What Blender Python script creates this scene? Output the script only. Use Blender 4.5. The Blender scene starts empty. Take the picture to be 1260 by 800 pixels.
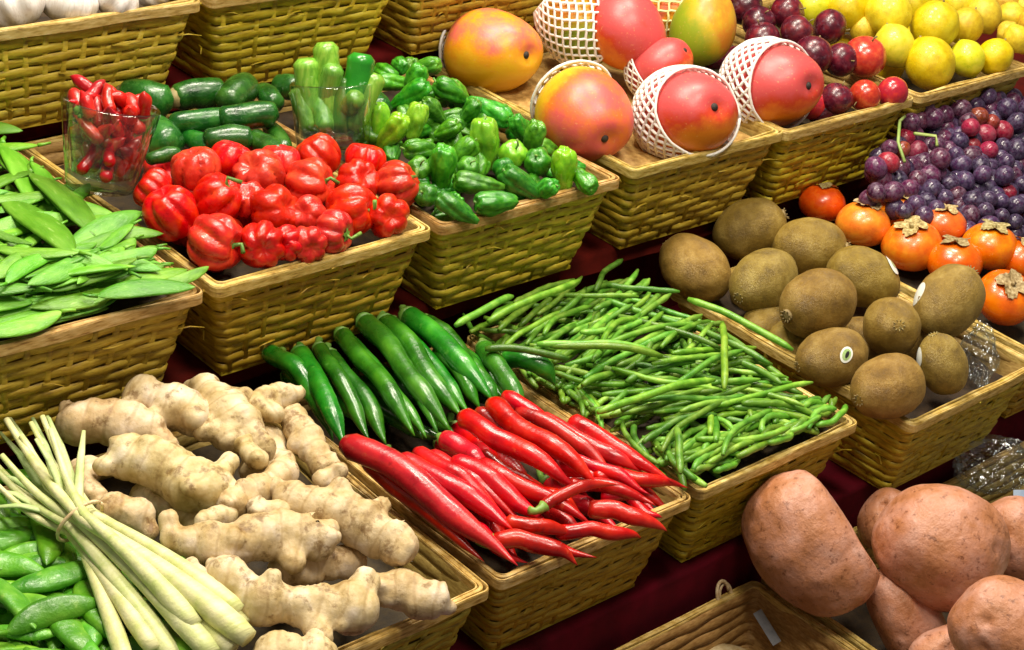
import bpy, bmesh, math, random
from mathutils import Vector, Matrix, noise, Quaternion
random.seed(7)
R = math.radians
SC = bpy.context.scene
COL = SC.collection
S = 0.2                      # one authoring unit = the width of a basket = 0.2 m

# ------------------------------------------------------------------ camera
CAM = Vector((-2.980, -4.419, 2.826))
AX_R = Vector((0.74220598, -0.66080167, 0.11167558))
AX_U = Vector((0.24343138, 0.4210828, 0.87374506))
AX_F = Vector((0.62439686, 0.62131347, -0.47339004))
FPX = 2163.6

def ray(px, py):
    return AX_F + AX_R*((px-630)/FPX) - AX_U*((py-400)/FPX)

def at(px, py, z0, s=0.0, y0=0.0):
    """the point of the heap surface z = z0 + s*(y-y0) seen at (px, py) of the photograph"""
    d = ray(px, py)
    t = (z0 + s*(CAM.y-y0) - CAM.z)/(d.z - s*d.y)
    return CAM + d*t

def ppu(P):
    return FPX/((P-CAM).dot(AX_F))

def img_dir(P, ang):
    """horizontal direction that runs at this angle across the photograph near P"""
    v = P-CAM; z = v.dot(AX_F); px = 630+FPX*v.dot(AX_R)/z; py = 400-FPX*v.dot(AX_U)/z
    return at(px+20*math.cos(ang), py-20*math.sin(ang), P.z)-P

# ------------------------------------------------------------------ materials
MATS = {}
def new_mat(name):
    m = bpy.data.materials.new(name); m.use_nodes = True
    nt = m.node_tree
    b = nt.nodes['Principled BSDF']
    MATS[name] = m
    return m, nt, b

def ramp(nt, cols):
    r = nt.nodes.new('ShaderNodeValToRGB')
    els = r.color_ramp.elements
    while len(els) < len(cols): els.new(0.5)
    for e, (p, c) in zip(els, cols):
        e.position = p; e.color = (*c, 1)
    return r

def coords(nt, scale, src='Object', loc_random=True):
    tc = nt.nodes.new('ShaderNodeTexCoord')
    mp = nt.nodes.new('ShaderNodeMapping')
    mp.inputs['Scale'].default_value = scale if hasattr(scale, '__len__') else (scale,)*3
    nt.links.new(tc.outputs[src], mp.inputs['Vector'])
    if loc_random:
        oi = nt.nodes.new('ShaderNodeObjectInfo')
        ml = nt.nodes.new('ShaderNodeVectorMath'); ml.operation = 'SCALE'
        ml.inputs[0].default_value = (31.0, 17.0, 23.0)
        nt.links.new(oi.outputs['Random'], ml.inputs['Scale'])
        nt.links.new(ml.outputs[0], mp.inputs['Location'])
    return mp

def noise_n(nt, vec, scale, detail=4, rough=.55, dist=0):
    n = nt.nodes.new('ShaderNodeTexNoise')
    n.inputs['Scale'].default_value = scale; n.inputs['Detail'].default_value = detail
    n.inputs['Roughness'].default_value = rough; n.inputs['Distortion'].default_value = dist
    nt.links.new(vec.outputs[0], n.inputs['Vector'])
    return n

def vary(nt, col_out, hue=.02, val=.25, sat=.02):
    """per-object hue / value differences between individuals"""
    oi = nt.nodes.new('ShaderNodeObjectInfo')
    hs = nt.nodes.new('ShaderNodeHueSaturation')
    wn = nt.nodes.new('ShaderNodeTexWhiteNoise'); wn.noise_dimensions = '1D'
    nt.links.new(oi.outputs['Random'], wn.inputs['W'])
    sp = nt.nodes.new('ShaderNodeSeparateColor'); nt.links.new(wn.outputs['Color'], sp.inputs[0])
    for i, (sock, lo, hi) in enumerate((('Hue', .5-hue, .5+hue), ('Saturation', 1-sat, 1+sat), ('Value', 1-val, 1+val))):
        mr = nt.nodes.new('ShaderNodeMapRange')
        mr.inputs['To Min'].default_value = lo; mr.inputs['To Max'].default_value = hi
        nt.links.new(sp.outputs[i], mr.inputs['Value']); nt.links.new(mr.outputs[0], hs.inputs[sock])
    nt.links.new(col_out, hs.inputs['Color'])
    return hs.outputs['Color']

def bump(nt, b, height, strength, dist=.002, prev=None):
    n = nt.nodes.new('ShaderNodeBump'); n.inputs['Strength'].default_value = strength; n.inputs['Distance'].default_value = dist
    nt.links.new(height, n.inputs['Height'])
    if prev: nt.links.new(prev.outputs[0], n.inputs['Normal'])
    nt.links.new(n.outputs[0], b.inputs['Normal'])
    return n

def M(name, cols, scale=6, rough=.35, bmp=.15, bscale=40, coat=0.0, sss=0.0, hue=.015, val=.18, detail=4, stretch=(1,1,1), spec=.5, bdist=.002, rvar=.1, size=1.0, spk=None, sheen=0, sss_r=(.3,.1,.05), src='Object'):
    m, nt, b = new_mat(name)
    mp = coords(nt, tuple(5*size*c for c in stretch), src)
    n = noise_n(nt, mp, scale, detail)
    r = ramp(nt, cols); nt.links.new(n.outputs['Fac'], r.inputs['Fac'])
    colo = vary(nt, r.outputs[0], hue, val)
    for sc_, lo_, hi_, c_, amt in (spk or []):
        ns = noise_n(nt, mp, sc_, 4, .6); rs = ramp(nt, [(lo_, (0,0,0)), (hi_, (amt,)*3)]); nt.links.new(ns.outputs['Fac'], rs.inputs['Fac'])
        mx = nt.nodes.new('ShaderNodeMix'); mx.data_type = 'RGBA'; nt.links.new(rs.outputs[0], mx.inputs['Factor'])
        nt.links.new(colo, mx.inputs['A']); mx.inputs['B'].default_value = (*c_, 1); colo = mx.outputs['Result']
    nt.links.new(colo, b.inputs['Base Color'])
    n2 = noise_n(nt, mp, bscale, 5)
    if bmp: bump(nt, b, n2.outputs['Fac'], bmp, bdist)
    mr = nt.nodes.new('ShaderNodeMapRange'); mr.inputs['To Min'].default_value = max(.02, rough-rvar); mr.inputs['To Max'].default_value = rough+rvar
    nt.links.new(n.outputs['Fac'], mr.inputs['Value']); nt.links.new(mr.outputs[0], b.inputs['Roughness'])
    b.inputs['Specular IOR Level'].default_value = spec
    if coat: b.inputs['Coat Weight'].default_value = coat; b.inputs['Coat Roughness'].default_value = .12
    if sss:
        b.inputs['Subsurface Weight'].default_value = sss; b.inputs['Subsurface Radius'].default_value = sss_r; b.inputs['Subsurface Scale'].default_value = .006
    if sheen:
        b.inputs['Sheen Weight'].default_value = sheen; b.inputs['Sheen Roughness'].default_value = .4
    return m

M('cane_weave', [(.25,(.23,.125,.005)),(.42,(.45,.30,.014)),(.58,(.61,.445,.03)),(.75,(.73,.58,.09))], 4, .45, .4, 40, stretch=(1,1,5), hue=.012, val=.12, bdist=.0012, size=3, spk=[(3,.58,.68,(.10,.05,.006),.6)])
M('cane_inner', [(.3,(.26,.14,.025)),(.7,(.50,.33,.09))], 8, .6, .3, 50, stretch=(1,1,4), val=.1, size=4)
M('cane_rim', [(.28,(.26,.13,.02)),(.45,(.54,.34,.08)),(.6,(.68,.47,.16)),(.75,(.78,.60,.28))], 5, .45, .5, 40, stretch=(1,1,6), val=.08, bdist=.0015, size=4, spk=[(4,.60,.70,(.16,.08,.02),.6)])
M('cane_tie', [(.3,(.55,.38,.16)),(.7,(.80,.66,.38))], 10, .45, .3, 60, size=4)
M('gap_shade_liner', [(.3,(.018,.010,.004)),(.7,(.055,.032,.010))], 8, .8, .4, 30, val=.05, size=3)  # shade between the produce, put into the dark colour of an added liner
M('red_cloth', [(.3,(.060,.0008,.003)),(.7,(.11,.0015,.006))], 3, .9, .5, 100, val=.02, spec=.15, bdist=.0005, size=3)

M('red_pepper', [(.25,(.42,.003,.003)),(.5,(.62,.012,.005)),(.75,(.74,.055,.006))], 2.2, .3, .2, 12, coat=.22, hue=.004, val=.16, sss=.05, spk=[(9,.66,.76,(.75,.20,.03),.4)])
M('red_chili', [(.3,(.30,.001,.004)),(.5,(.55,.005,.008)),(.7,(.68,.022,.010))], 2, .3, .22, 14, coat=.22, hue=.004, val=.2, sss=.03, size=5, spk=[(7,.64,.74,(.70,.16,.05),.4),(5,.66,.74,(.16,.002,.004),.6),(.8,.5,.72,(.24,.001,.003),.65)], bdist=.0015)
M('green_chili', [(.3,(.008,.075,.004)),(.5,(.022,.16,.008)),(.75,(.065,.28,.016))], 2, .28, .22, 14, coat=.22, hue=.012, val=.3, size=5, spk=[(7,.62,.74,(.12,.36,.05),.5),(.9,.5,.72,(.07,.24,.01),.6)], bdist=.0015)
M('green_pepper', [(.25,(.015,.12,.006)),(.5,(.045,.24,.010)),(.75,(.12,.40,.022))], 2.5, .3, .25, 14, coat=.25, hue=.018, val=.3, spk=[(8,.62,.74,(.20,.46,.05),.5)])
M('lime_pepper', [(.25,(.10,.34,.01)),(.55,(.21,.48,.015)),(.8,(.36,.60,.04))], 2.5, .25, .2, 18, coat=.5, hue=.01, val=.12)
M('dark_squash', [(.3,(.005,.045,.004)),(.5,(.014,.095,.009)),(.75,(.05,.19,.02))], 3, .27, .2, 20, coat=.25, hue=.012, val=.25, size=5, spk=[(16,.60,.70,(.10,.28,.06),.6)])
M('light_squash', [(.3,(.09,.28,.02)),(.55,(.18,.42,.04)),(.8,(.30,.52,.08))], 4, .28, .15, 20, coat=.3, stretch=(3,3,.5), val=.2, size=5)
M('stem_green', [(.3,(.07,.20,.02)),(.7,(.22,.38,.07))], 8, .45, .3, 30)
M('stem_dry', [(.3,(.14,.10,.03)),(.7,(.36,.28,.11))], 10, .6, .4, 40)
M('snow_pea', [(.28,(.07,.24,.010)),(.5,(.125,.36,.018)),(.72,(.22,.48,.045))], 2, .42, .35, 14, stretch=(.6,2,1), val=.28, hue=.012, sss=.06, sss_r=(.1,.3,.05), size=5, spk=[(8,.62,.72,(.40,.58,.18),.5)])
M('sugar_pea', [(.28,(.035,.17,.006)),(.5,(.085,.30,.012)),(.72,(.19,.44,.035))], 2, .36, .25, 16, val=.28, hue=.012, coat=.1, size=5, spk=[(8,.62,.72,(.30,.5,.1),.5)])
M('green_bean', [(.28,(.055,.18,.010)),(.5,(.13,.31,.022)),(.72,(.27,.46,.06))], 2.5, .38, .25, 20, val=.38, hue=.02, coat=.08, size=7)
M('lemongrass', [(.25,(.42,.52,.12)),(.5,(.66,.66,.30)),(.8,(.80,.76,.48))], 2.2, .4, .3, 14, stretch=(.15,1.6,1.6), val=.08, hue=.01, size=4)
M('lemongrass_leaf', [(.25,(.30,.46,.12)),(.5,(.50,.62,.26)),(.8,(.68,.74,.42))], 2.2, .45, .3, 14, stretch=(.2,1.6,1.6), val=.1, size=4)
M('lemon', [(.25,(.55,.38,.004)),(.5,(.74,.56,.006)),(.75,(.82,.69,.03))], 2.5, .34, .35, 34, coat=.2, val=.1, hue=.008, sss=.08, sss_r=(.3,.25,.02), spk=[(6,.62,.72,(.45,.42,.01),.5)])
M('green_lemon', [(.25,(.50,.55,.01)),(.5,(.72,.68,.02)),(.8,(.82,.74,.06))], 3, .3, .2, 60, coat=.3, val=.1, hue=.012)
M('golden_citrus', [(.3,(.60,.36,.02)),(.6,(.76,.52,.03)),(.8,(.80,.62,.10))], 4, .35, .25, 50, val=.12, hue=.015)
M('dark_plum', [(.25,(.030,.003,.010)),(.5,(.085,.006,.016)),(.72,(.20,.012,.022)),(.85,(.26,.10,.12))], 2.2, .28, .1, 30, coat=.25, val=.3, hue=.006, spk=[(4,.55,.72,(.26,.16,.22),.35)])
M('red_plum', [(.2,(.30,.006,.010)),(.5,(.52,.018,.014)),(.8,(.70,.10,.03))], 3, .22, .08, 40, coat=.4, val=.12)
M('persimmon', [(.25,(.68,.10,.004)),(.5,(.82,.19,.006)),(.75,(.86,.33,.015))], 2.2, .3, .12, 20, coat=.25, val=.1, hue=.006, sss=.08, spk=[(9,.66,.74,(.45,.12,.02),.5)])
M('persimmon_red', [(.2,(.58,.055,.004)),(.5,(.75,.11,.005)),(.8,(.82,.20,.012))], 2.2, .27, .1, 30, coat=.4, val=.1, hue=.006)
M('calyx_dry', [(.3,(.16,.10,.03)),(.5,(.38,.28,.11)),(.7,(.62,.52,.28))], 9, .6, .4, 40)
M('garlic_skin', [(.25,(.62,.55,.50)),(.5,(.80,.76,.72)),(.8,(.86,.84,.82))], 4, .45, .3, 30, stretch=(3,3,.6), val=.06)
M('foam_net', [(.3,(.80,.76,.70)),(.7,(.86,.84,.80))], 8, .55, .2, 60, val=.04, sss=.2, sss_r=(.5,.5,.4))
M('foam_net_yellow', [(.3,(.78,.66,.24)),(.7,(.86,.78,.42))], 8, .55, .2, 60, val=.04)
M('soil_black', [(.3,(.015,.01,.008)),(.7,(.05,.035,.025))], 10, .7, .4, 60)
M('pale_card', [(.3,(.22,.24,.28)),(.7,(.34,.36,.40))], 6, .6, .2, 40, size=4)
M('sticker_white', [(.3,(.78,.80,.72)),(.7,(.84,.86,.80))], 6, .35, 0, 40, val=.02)
M('sticker_green', [(.3,(.25,.42,.12)),(.7,(.45,.58,.25))], 20, .35, 0, 40, val=.02)
M('ink_black', [(.3,(.01,.01,.01)),(.7,(.03,.03,.03))], 6, .4, 0, 40, val=.02)
M('label_blue', [(.3,(.20,.34,.62)),(.7,(.55,.66,.80))], 14, .35, 0, 40, val=.02)
M('grape_stem', [(.3,(.18,.30,.05)),(.7,(.36,.46,.14))], 10, .5, .3, 40)

def grape_mat(name, cols, bloom):
    m, nt, b = new_mat(name)
    mp = coords(nt, 5.0)
    n = noise_n(nt, mp, 3, 3); r = ramp(nt, cols); nt.links.new(n.outputs['Fac'], r.inputs['Fac'])
    v = vary(nt, r.outputs[0], .03, .35)
    n2 = noise_n(nt, mp, 2.4, 6, .65)
    r2 = ramp(nt, [(.42, (0,0,0)), (.68, (1,1,1))]); nt.links.new(n2.outputs['Fac'], r2.inputs['Fac'])
    ml = nt.nodes.new('ShaderNodeMath'); ml.operation = 'MULTIPLY'; ml.inputs[1].default_value = .42; nt.links.new(r2.outputs[0], ml.inputs[0])
    mx = nt.nodes.new('ShaderNodeMix'); mx.data_type = 'RGBA'
    nt.links.new(ml.outputs[0], mx.inputs['Factor']); nt.links.new(v, mx.inputs['A']); mx.inputs['B'].default_value = (*bloom, 1)
    nt.links.new(mx.outputs['Result'], b.inputs['Base Color'])
    mr = nt.nodes.new('ShaderNodeMapRange'); mr.inputs['To Min'].default_value = .2; mr.inputs['To Max'].default_value = .55
    nt.links.new(r2.outputs[0], mr.inputs['Value']); nt.links.new(mr.outputs[0], b.inputs['Roughness'])
    return m
grape_mat('blue_grape', [(.3,(.020,.010,.030)),(.55,(.045,.018,.060)),(.8,(.10,.02,.06))], (.19,.17,.28))
grape_mat('purple_grape', [(.3,(.035,.006,.022)),(.55,(.080,.011,.045)),(.8,(.16,.018,.045))], (.27,.19,.27))
grape_mat('red_grape', [(.3,(.16,.006,.008)),(.55,(.30,.012,.012)),(.8,(.38,.03,.02))], (.35,.12,.15))

def kiwi_mat():
    m, nt, b = new_mat('kiwi_skin')
    mp = coords(nt, 5.0)
    n = noise_n(nt, mp, 2.2, 5, .6); r = ramp(nt, [(.25,(.14,.080,.010)),(.5,(.29,.180,.026)),(.75,(.45,.31,.075))]); nt.links.new(n.outputs['Fac'], r.inputs['Fac'])
    n2 = noise_n(nt, mp, 14, 8, .78)
    mx = nt.nodes.new('ShaderNodeMix'); mx.data_type = 'RGBA'; mx.blend_type = 'MULTIPLY'; mx.inputs['Factor'].default_value = .3
    r2 = ramp(nt, [(.34,(.35,.3,.25)),(.62,(1.0,1.0,1.0))]); nt.links.new(n2.outputs['Fac'], r2.inputs['Fac'])
    nt.links.new(vary(nt, r.outputs[0], .012, .12), mx.inputs['A']); nt.links.new(r2.outputs[0], mx.inputs['B'])
    nt.links.new(mx.outputs['Result'], b.inputs['Base Color'])
    b.inputs['Roughness'].default_value = .42; b.inputs['Sheen Weight'].default_value = .12; b.inputs['Sheen Tint'].default_value = (.9,.7,.35,1); b.inputs['Sheen Roughness'].default_value = .35
    bump(nt, b, n2.outputs['Fac'], .5, .004)
kiwi_mat()

def ginger_mat():
    m, nt, b = new_mat('ginger_skin')
    mp = coords(nt, 16.0)
    n = noise_n(nt, mp, 3.0, 6, .62); r = ramp(nt, [(.27,(.29,.17,.05)),(.42,(.53,.385,.175)),(.55,(.64,.50,.29)),(.68,(.72,.60,.46))]); nt.links.new(n.outputs['Fac'], r.inputs['Fac'])
    w = nt.nodes.new('ShaderNodeTexWave'); w.wave_type = 'BANDS'; w.bands_direction = 'X'
    w.inputs['Scale'].default_value = 1.5; w.inputs['Distortion'].default_value = 7; w.inputs['Detail'].default_value = 3; w.inputs['Detail Scale'].default_value = .8
    nt.links.new(mp.outputs[0], w.inputs['Vector'])
    rw = ramp(nt, [(.0,(.55,.45,.32)),(.10,(1,1,1))]); nt.links.new(w.outputs['Fac'], rw.inputs['Fac'])
    mx = nt.nodes.new('ShaderNodeMix'); mx.data_type = 'RGBA'; mx.blend_type = 'MULTIPLY'; mx.inputs['Factor'].default_value = .4
    nt.links.new(vary(nt, r.outputs[0], .01, .06), mx.inputs['A']); nt.links.new(rw.outputs[0], mx.inputs['B'])
    n3 = noise_n(nt, mp, 5, 6, .7); r3 = ramp(nt, [(.36,(.34,.24,.13)),(.46,(1,1,1))]); nt.links.new(n3.outputs['Fac'], r3.inputs['Fac'])
    mx2 = nt.nodes.new('ShaderNodeMix'); mx2.data_type = 'RGBA'; mx2.blend_type = 'MULTIPLY'; mx2.inputs['Factor'].default_value = .8
    nt.links.new(mx.outputs['Result'], mx2.inputs['A']); nt.links.new(r3.outputs[0], mx2.inputs['B'])
    nt.links.new(mx2.outputs['Result'], b.inputs['Base Color'])
    b.inputs['Roughness'].default_value = .55
    b1 = bump(nt, b, w.outputs['Fac'], .25, .002)
    n4 = noise_n(nt, mp, 9, 7, .6)
    bump(nt, b, n4.outputs['Fac'], .35, .003, b1)
ginger_mat()

def potato_mat(name, cols):
    m, nt, b = new_mat(name)
    mp = coords(nt, 16.0)
    n = noise_n(nt, mp, 2.6, 6, .6); r = ramp(nt, cols); nt.links.new(n.outputs['Fac'], r.inputs['Fac'])
    n2 = noise_n(nt, mp, 11, 6, .7); r2 = ramp(nt, [(.33,(.30,.20,.13)),(.44,(1,1,1))]); nt.links.new(n2.outputs['Fac'], r2.inputs['Fac'])
    mx = nt.nodes.new('ShaderNodeMix'); mx.data_type = 'RGBA'; mx.blend_type = 'MULTIPLY'; mx.inputs['Factor'].default_value = .8
    nt.links.new(r.outputs[0], mx.inputs['A']); nt.links.new(r2.outputs[0], mx.inputs['B'])
    nt.links.new(mx.outputs['Result'], b.inputs['Base Color'])
    b.inputs['Roughness'].default_value = .40
    n3 = noise_n(nt, mp, 7, 8, .66)
    bump(nt, b, n3.outputs['Fac'], .4, .005)
potato_mat('sweet_potato', [(.30,(.33,.125,.045)),(.42,(.45,.185,.085)),(.55,(.52,.24,.15)),(.70,(.60,.33,.25))])

def mango_mat(name, lo, mid, hi, axis=(0,0,1), off=.5, span=.30):
    """skin blushes from one flank of the fruit to the other"""
    m, nt, b = new_mat(name)
    tc = nt.nodes.new('ShaderNodeTexCoord')
    dp = nt.nodes.new('ShaderNodeVectorMath'); dp.operation = 'DOT_PRODUCT'; dp.inputs[1].default_value = Vector(axis).normalized()
    nt.links.new(tc.outputs['Object'], dp.inputs[0])
    mr = nt.nodes.new('ShaderNodeMapRange'); mr.inputs['From Min'].default_value = -span*S; mr.inputs['From Max'].default_value = span*S
    nt.links.new(dp.outputs['Value'], mr.inputs['Value'])
    mp = coords(nt, 5.0); n = noise_n(nt, mp, 2.0, 7, .66)
    ad = nt.nodes.new('ShaderNodeMath'); ad.operation = 'MULTIPLY_ADD'; ad.inputs[1].default_value = 1.5; ad.inputs[2].default_value = off-1.25
    nt.links.new(n.outputs['Fac'], ad.inputs[0])
    a2 = nt.nodes.new('ShaderNodeMath'); nt.links.new(ad.outputs[0], a2.inputs[0]); nt.links.new(mr.outputs[0], a2.inputs[1])
    r = ramp(nt, [(.05, lo), (.35, tuple((a+c)/2 for a, c in zip(lo, mid))), (.6, mid), (.95, hi)]); nt.links.new(a2.outputs[0], r.inputs['Fac'])
    n2 = noise_n(nt, mp, 17, 3, .5); r2 = ramp(nt, [(.64,(0,0,0)),(.72,(1,1,1))]); nt.links.new(n2.outputs['Fac'], r2.inputs['Fac'])
    mx = nt.nodes.new('ShaderNodeMix'); mx.data_type = 'RGBA'
    ml = nt.nodes.new('ShaderNodeMath'); ml.operation = 'MULTIPLY'; ml.inputs[1].default_value = .35; nt.links.new(r2.outputs[0], ml.inputs[0])
    nt.links.new(ml.outputs[0], mx.inputs['Factor']); nt.links.new(r.outputs[0], mx.inputs['A']); mx.inputs['B'].default_value = (.80,.42,.16,1)
    nt.links.new(mx.outputs['Result'], b.inputs['Base Color'])
    b.inputs['Roughness'].default_value = .40; b.inputs['Coat Weight'].default_value = .08; b.inputs['Coat Roughness'].default_value = .3
    b.inputs['Subsurface Weight'].default_value = .08; b.inputs['Subsurface Scale'].default_value = .006
    n4 = noise_n(nt, mp, 26, 3); bump(nt, b, n4.outputs['Fac'], .08, .002)
YEL, ORG, PNK, RED, GRN = (.78,.45,.012), (.78,.22,.012), (.60,.075,.075), (.58,.045,.014), (.28,.36,.015)
mango_mat('mango_orange', YEL, (.80,.30,.01), (.72,.13,.10), (.2,-.1,1), .26)
mango_mat('mango_blush', YEL, (.76,.17,.02), (.70,.10,.09), (.9,.15,.35), .33)
mango_mat('mango_red', ORG, RED, PNK, (.2,-.3,1), .60)
mango_mat('mango_green', GRN, (.62,.42,.02), (.70,.25,.02), (.6,0,.6), .35)

def glass_mat(name, tint):
    m, nt, b = new_mat(name)
    out = nt.nodes['Material Output']; nt.nodes.remove(b)
    tr = nt.nodes.new('ShaderNodeBsdfTransparent'); tr.inputs[0].default_value = (*tint, 1)
    gl = nt.nodes.new('ShaderNodeBsdfGlossy'); gl.inputs['Roughness'].default_value = .03
    lw = nt.nodes.new('ShaderNodeLayerWeight'); lw.inputs['Blend'].default_value = .5
    pw = nt.nodes.new('ShaderNodeMath'); pw.operation = 'POWER'; pw.inputs[1].default_value = 3.0; nt.links.new(lw.outputs['Facing'], pw.inputs[0])
    fr = nt.nodes.new('ShaderNodeMath'); fr.operation = 'MULTIPLY_ADD'; fr.inputs[1].default_value = .95; fr.inputs[2].default_value = .09; nt.links.new(pw.outputs[0], fr.inputs[0])
    mx = nt.nodes.new('ShaderNodeMixShader')
    nt.links.new(fr.outputs[0], mx.inputs[0]); nt.links.new(tr.outputs[0], mx.inputs[1]); nt.links.new(gl.outputs[0], mx.inputs[2])
    nt.links.new(mx.outputs[0], out.inputs['Surface'])
glass_mat('clear_glass', (.90,.95,.92))
def plastic_film(name, col):
    m, nt, b = new_mat(name)
    out = nt.nodes['Material Output']; nt.nodes.remove(b)
    tr = nt.nodes.new('ShaderNodeBsdfTransparent'); tr.inputs[0].default_value = (*col, 1)
    gl = nt.nodes.new('ShaderNodeBsdfGlossy'); gl.inputs['Roughness'].default_value = .12
    lw = nt.nodes.new('ShaderNodeLayerWeight'); lw.inputs['Blend'].default_value = .5
    pw = nt.nodes.new('ShaderNodeMath'); pw.operation = 'POWER'; pw.inputs[1].default_value = 2.5; nt.links.new(lw.outputs['Facing'], pw.inputs[0])
    fr = nt.nodes.new('ShaderNodeMath'); fr.operation = 'MULTIPLY_ADD'; fr.inputs[1].default_value = .6; fr.inputs[2].default_value = .12; nt.links.new(pw.outputs[0], fr.inputs[0])
    mp = coords(nt, 5.0); n = noise_n(nt, mp, 7, 4, .6, 1.5)
    bp = nt.nodes.new('ShaderNodeBump'); bp.inputs['Strength'].default_value = .7; bp.inputs['Distance'].default_value = .006
    nt.links.new(n.outputs['Fac'], bp.inputs['Height']); nt.links.new(bp.outputs[0], gl.inputs['Normal']); nt.links.new(bp.outputs[0], lw.inputs['Normal'])
    mx = nt.nodes.new('ShaderNodeMixShader')
    nt.links.new(fr.outputs[0], mx.inputs[0]); nt.links.new(tr.outputs[0], mx.inputs[1]); nt.links.new(gl.outputs[0], mx.inputs[2])
    nt.links.new(mx.outputs[0], out.inputs['Surface'])
plastic_film('plastic_film', (.90,.94,.96))

# ------------------------------------------------------------------ mesh helpers
def mesh(name, V, F, smooth=True):
    me = bpy.data.meshes.new(name)
    me.from_pydata([tuple(v) for v in V], [], F)
    if smooth: me.polygons.foreach_set('use_smooth', [True]*len(me.polygons))
    me.update(); return me

def obj(name, me, mat=None, parent=None, loc=(0,0,0), rot=None):
    o = bpy.data.objects.new(name, me); COL.objects.link(o)
    if mat and me:
        if not me.materials: me.materials.append(None)
        o.material_slots[0].link = 'OBJECT'; o.material_slots[0].material = MATS[mat]
    o.location = loc
    if rot is not None:
        o.rotation_mode = 'QUATERNION'; o.rotation_quaternion = rot
    if parent: o.parent = parent
    return o

def tag(o, label, cat, group=None):
    o['label'] = label; o['category'] = cat
    if group: o['group'] = group
    return o

def empty(name, loc=(0,0,0), rot=None):
    o = obj(name, None, loc=loc, rot=rot); o.empty_display_size = .02
    return o

def blob(fn, nu=20, nv=28):
    """closed surface; fn(theta from +Z, phi) -> point"""
    V = [fn(0.0, 0.0)]; F = []
    for i in range(1, nu):
        for j in range(nv): V.append(fn(math.pi*i/nu, 2*math.pi*j/nv))
    V.append(fn(math.pi, 0.0))
    for j in range(nv): F.append((0, 1+j, 1+(j+1) % nv))
    for i in range(nu-2):
        a, b = 1+i*nv, 1+(i+1)*nv
        for j in range(nv): F.append((a+j, b+j, b+(j+1) % nv, a+(j+1) % nv))
    a, e = 1+(nu-2)*nv, len(V)-1
    for j in range(nv): F.append((e, a+(j+1) % nv, a+j))
    return V, F

def ell(a, b, c):
    return lambda t, p: Vector((a*math.sin(t)*math.cos(p), b*math.sin(t)*math.sin(p), c*math.cos(t)))

def tube(path, radii, seg=10, flat=1.0, up=None, ph=0.0):
    """swept closed tube; flat squashes the section along the frame normal"""
    path = [Vector(p) for p in path]; V = []; F = []; n = len(path)
    t0 = (path[1]-path[0]).normalized()
    nrm = Vector(up) if up else (Vector((0,0,1)) if abs(t0.z) < .9 else Vector((1,0,0)))
    for i, p in enumerate(path):
        t = (path[min(i+1, n-1)]-path[max(i-1, 0)]).normalized()
        nrm = (nrm - t*nrm.dot(t)).normalized(); bi = t.cross(nrm)
        r = radii[i] if hasattr(radii, '__len__') else radii
        for j in range(seg):
            a = 2*math.pi*j/seg+ph
            V.append(p + nrm*(math.sin(a)*r*flat) + bi*(math.cos(a)*r))
    for i in range(n-1):
        for j in range(seg):
            F.append((i*seg+j, i*seg+(j+1) % seg, (i+1)*seg+(j+1) % seg, (i+1)*seg+j))
    V.append(path[0]); V.append(path[-1]); a, b = len(V)-2, len(V)-1
    for j in range(seg):
        F.append((a, (j+1) % seg, j)); F.append((b, (n-1)*seg+j, (n-1)*seg+(j+1) % seg))
    return V, F

def join(*parts):
    V, F = [], []
    for v, f in parts:
        o = len(V); V += list(v); F += [tuple(i+o for i in q) for q in f]
    return V, F

def box(x0, x1, y0, y1, z0, z1):
    V = [Vector((x, y, z)) for x in (x0, x1) for y in (y0, y1) for z in (z0, z1)]
    return V, [(0,1,3,2), (4,6,7,5), (0,4,5,1), (2,3,7,6), (0,2,6,4), (1,5,7,3)]

def quat(xdir, up):
    x = Vector(xdir).normalized(); u = Vector(up); y = u.cross(x).normalized(); z = x.cross(y)
    return Matrix((x, y, z)).transposed().to_quaternion()

def quat_z(zdir, spin=0.0):
    q = Vector((0,0,1)).rotation_difference(Vector(zdir).normalized())
    return q @ Quaternion((0,0,1), spin)

def fbm(p, s, o=0.0):
    return noise.noise(Vector(p)*s + Vector((o, o*1.7, -o)))

rnd = random.uniform

# ------------------------------------------------------------------ tiers and baskets
GAP = .03
BH, TAP, BD = .42, .095, 1.36
T = {1: (.784, 1.252, .515), 2: (0.0, 0.0, 0.0), 3: (.290, -1.236, -.573), 4: (.76, -2.55, -1.135)}   # x origin, front y, rim z
PIT = {1: 1.04, 2: 1.0, 3: .95, 4: .96}      # spacing and size of the baskets of each step
P3 = PIT[3]

def rrect(x0, x1, y0, y1, r, nx, ny, nc=3):
    """rounded rectangle, counter-clockwise, nx/ny points along the sides"""
    P = []
    def side(a, b, n):
        for i in range(n): P.append(Vector(a).lerp(Vector(b), i/n))
    def corner(cx, cy, a0):
        for i in range(nc): a = a0+math.pi/2*i/nc; P.append(Vector((cx+r*math.cos(a), cy+r*math.sin(a))))
    side((x0+r, y0), (x1-r, y0), nx); corner(x1-r, y0+r, -math.pi/2)
    side((x1, y0+r), (x1, y1-r), ny); corner(x1-r, y1-r, 0)
    side((x1-r, y1), (x0+r, y1), nx); corner(x0+r, y1-r, math.pi/2)
    side((x0, y1-r), (x0, y0+r), ny); corner(x0+r, y0+r, math.pi)
    return P

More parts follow.
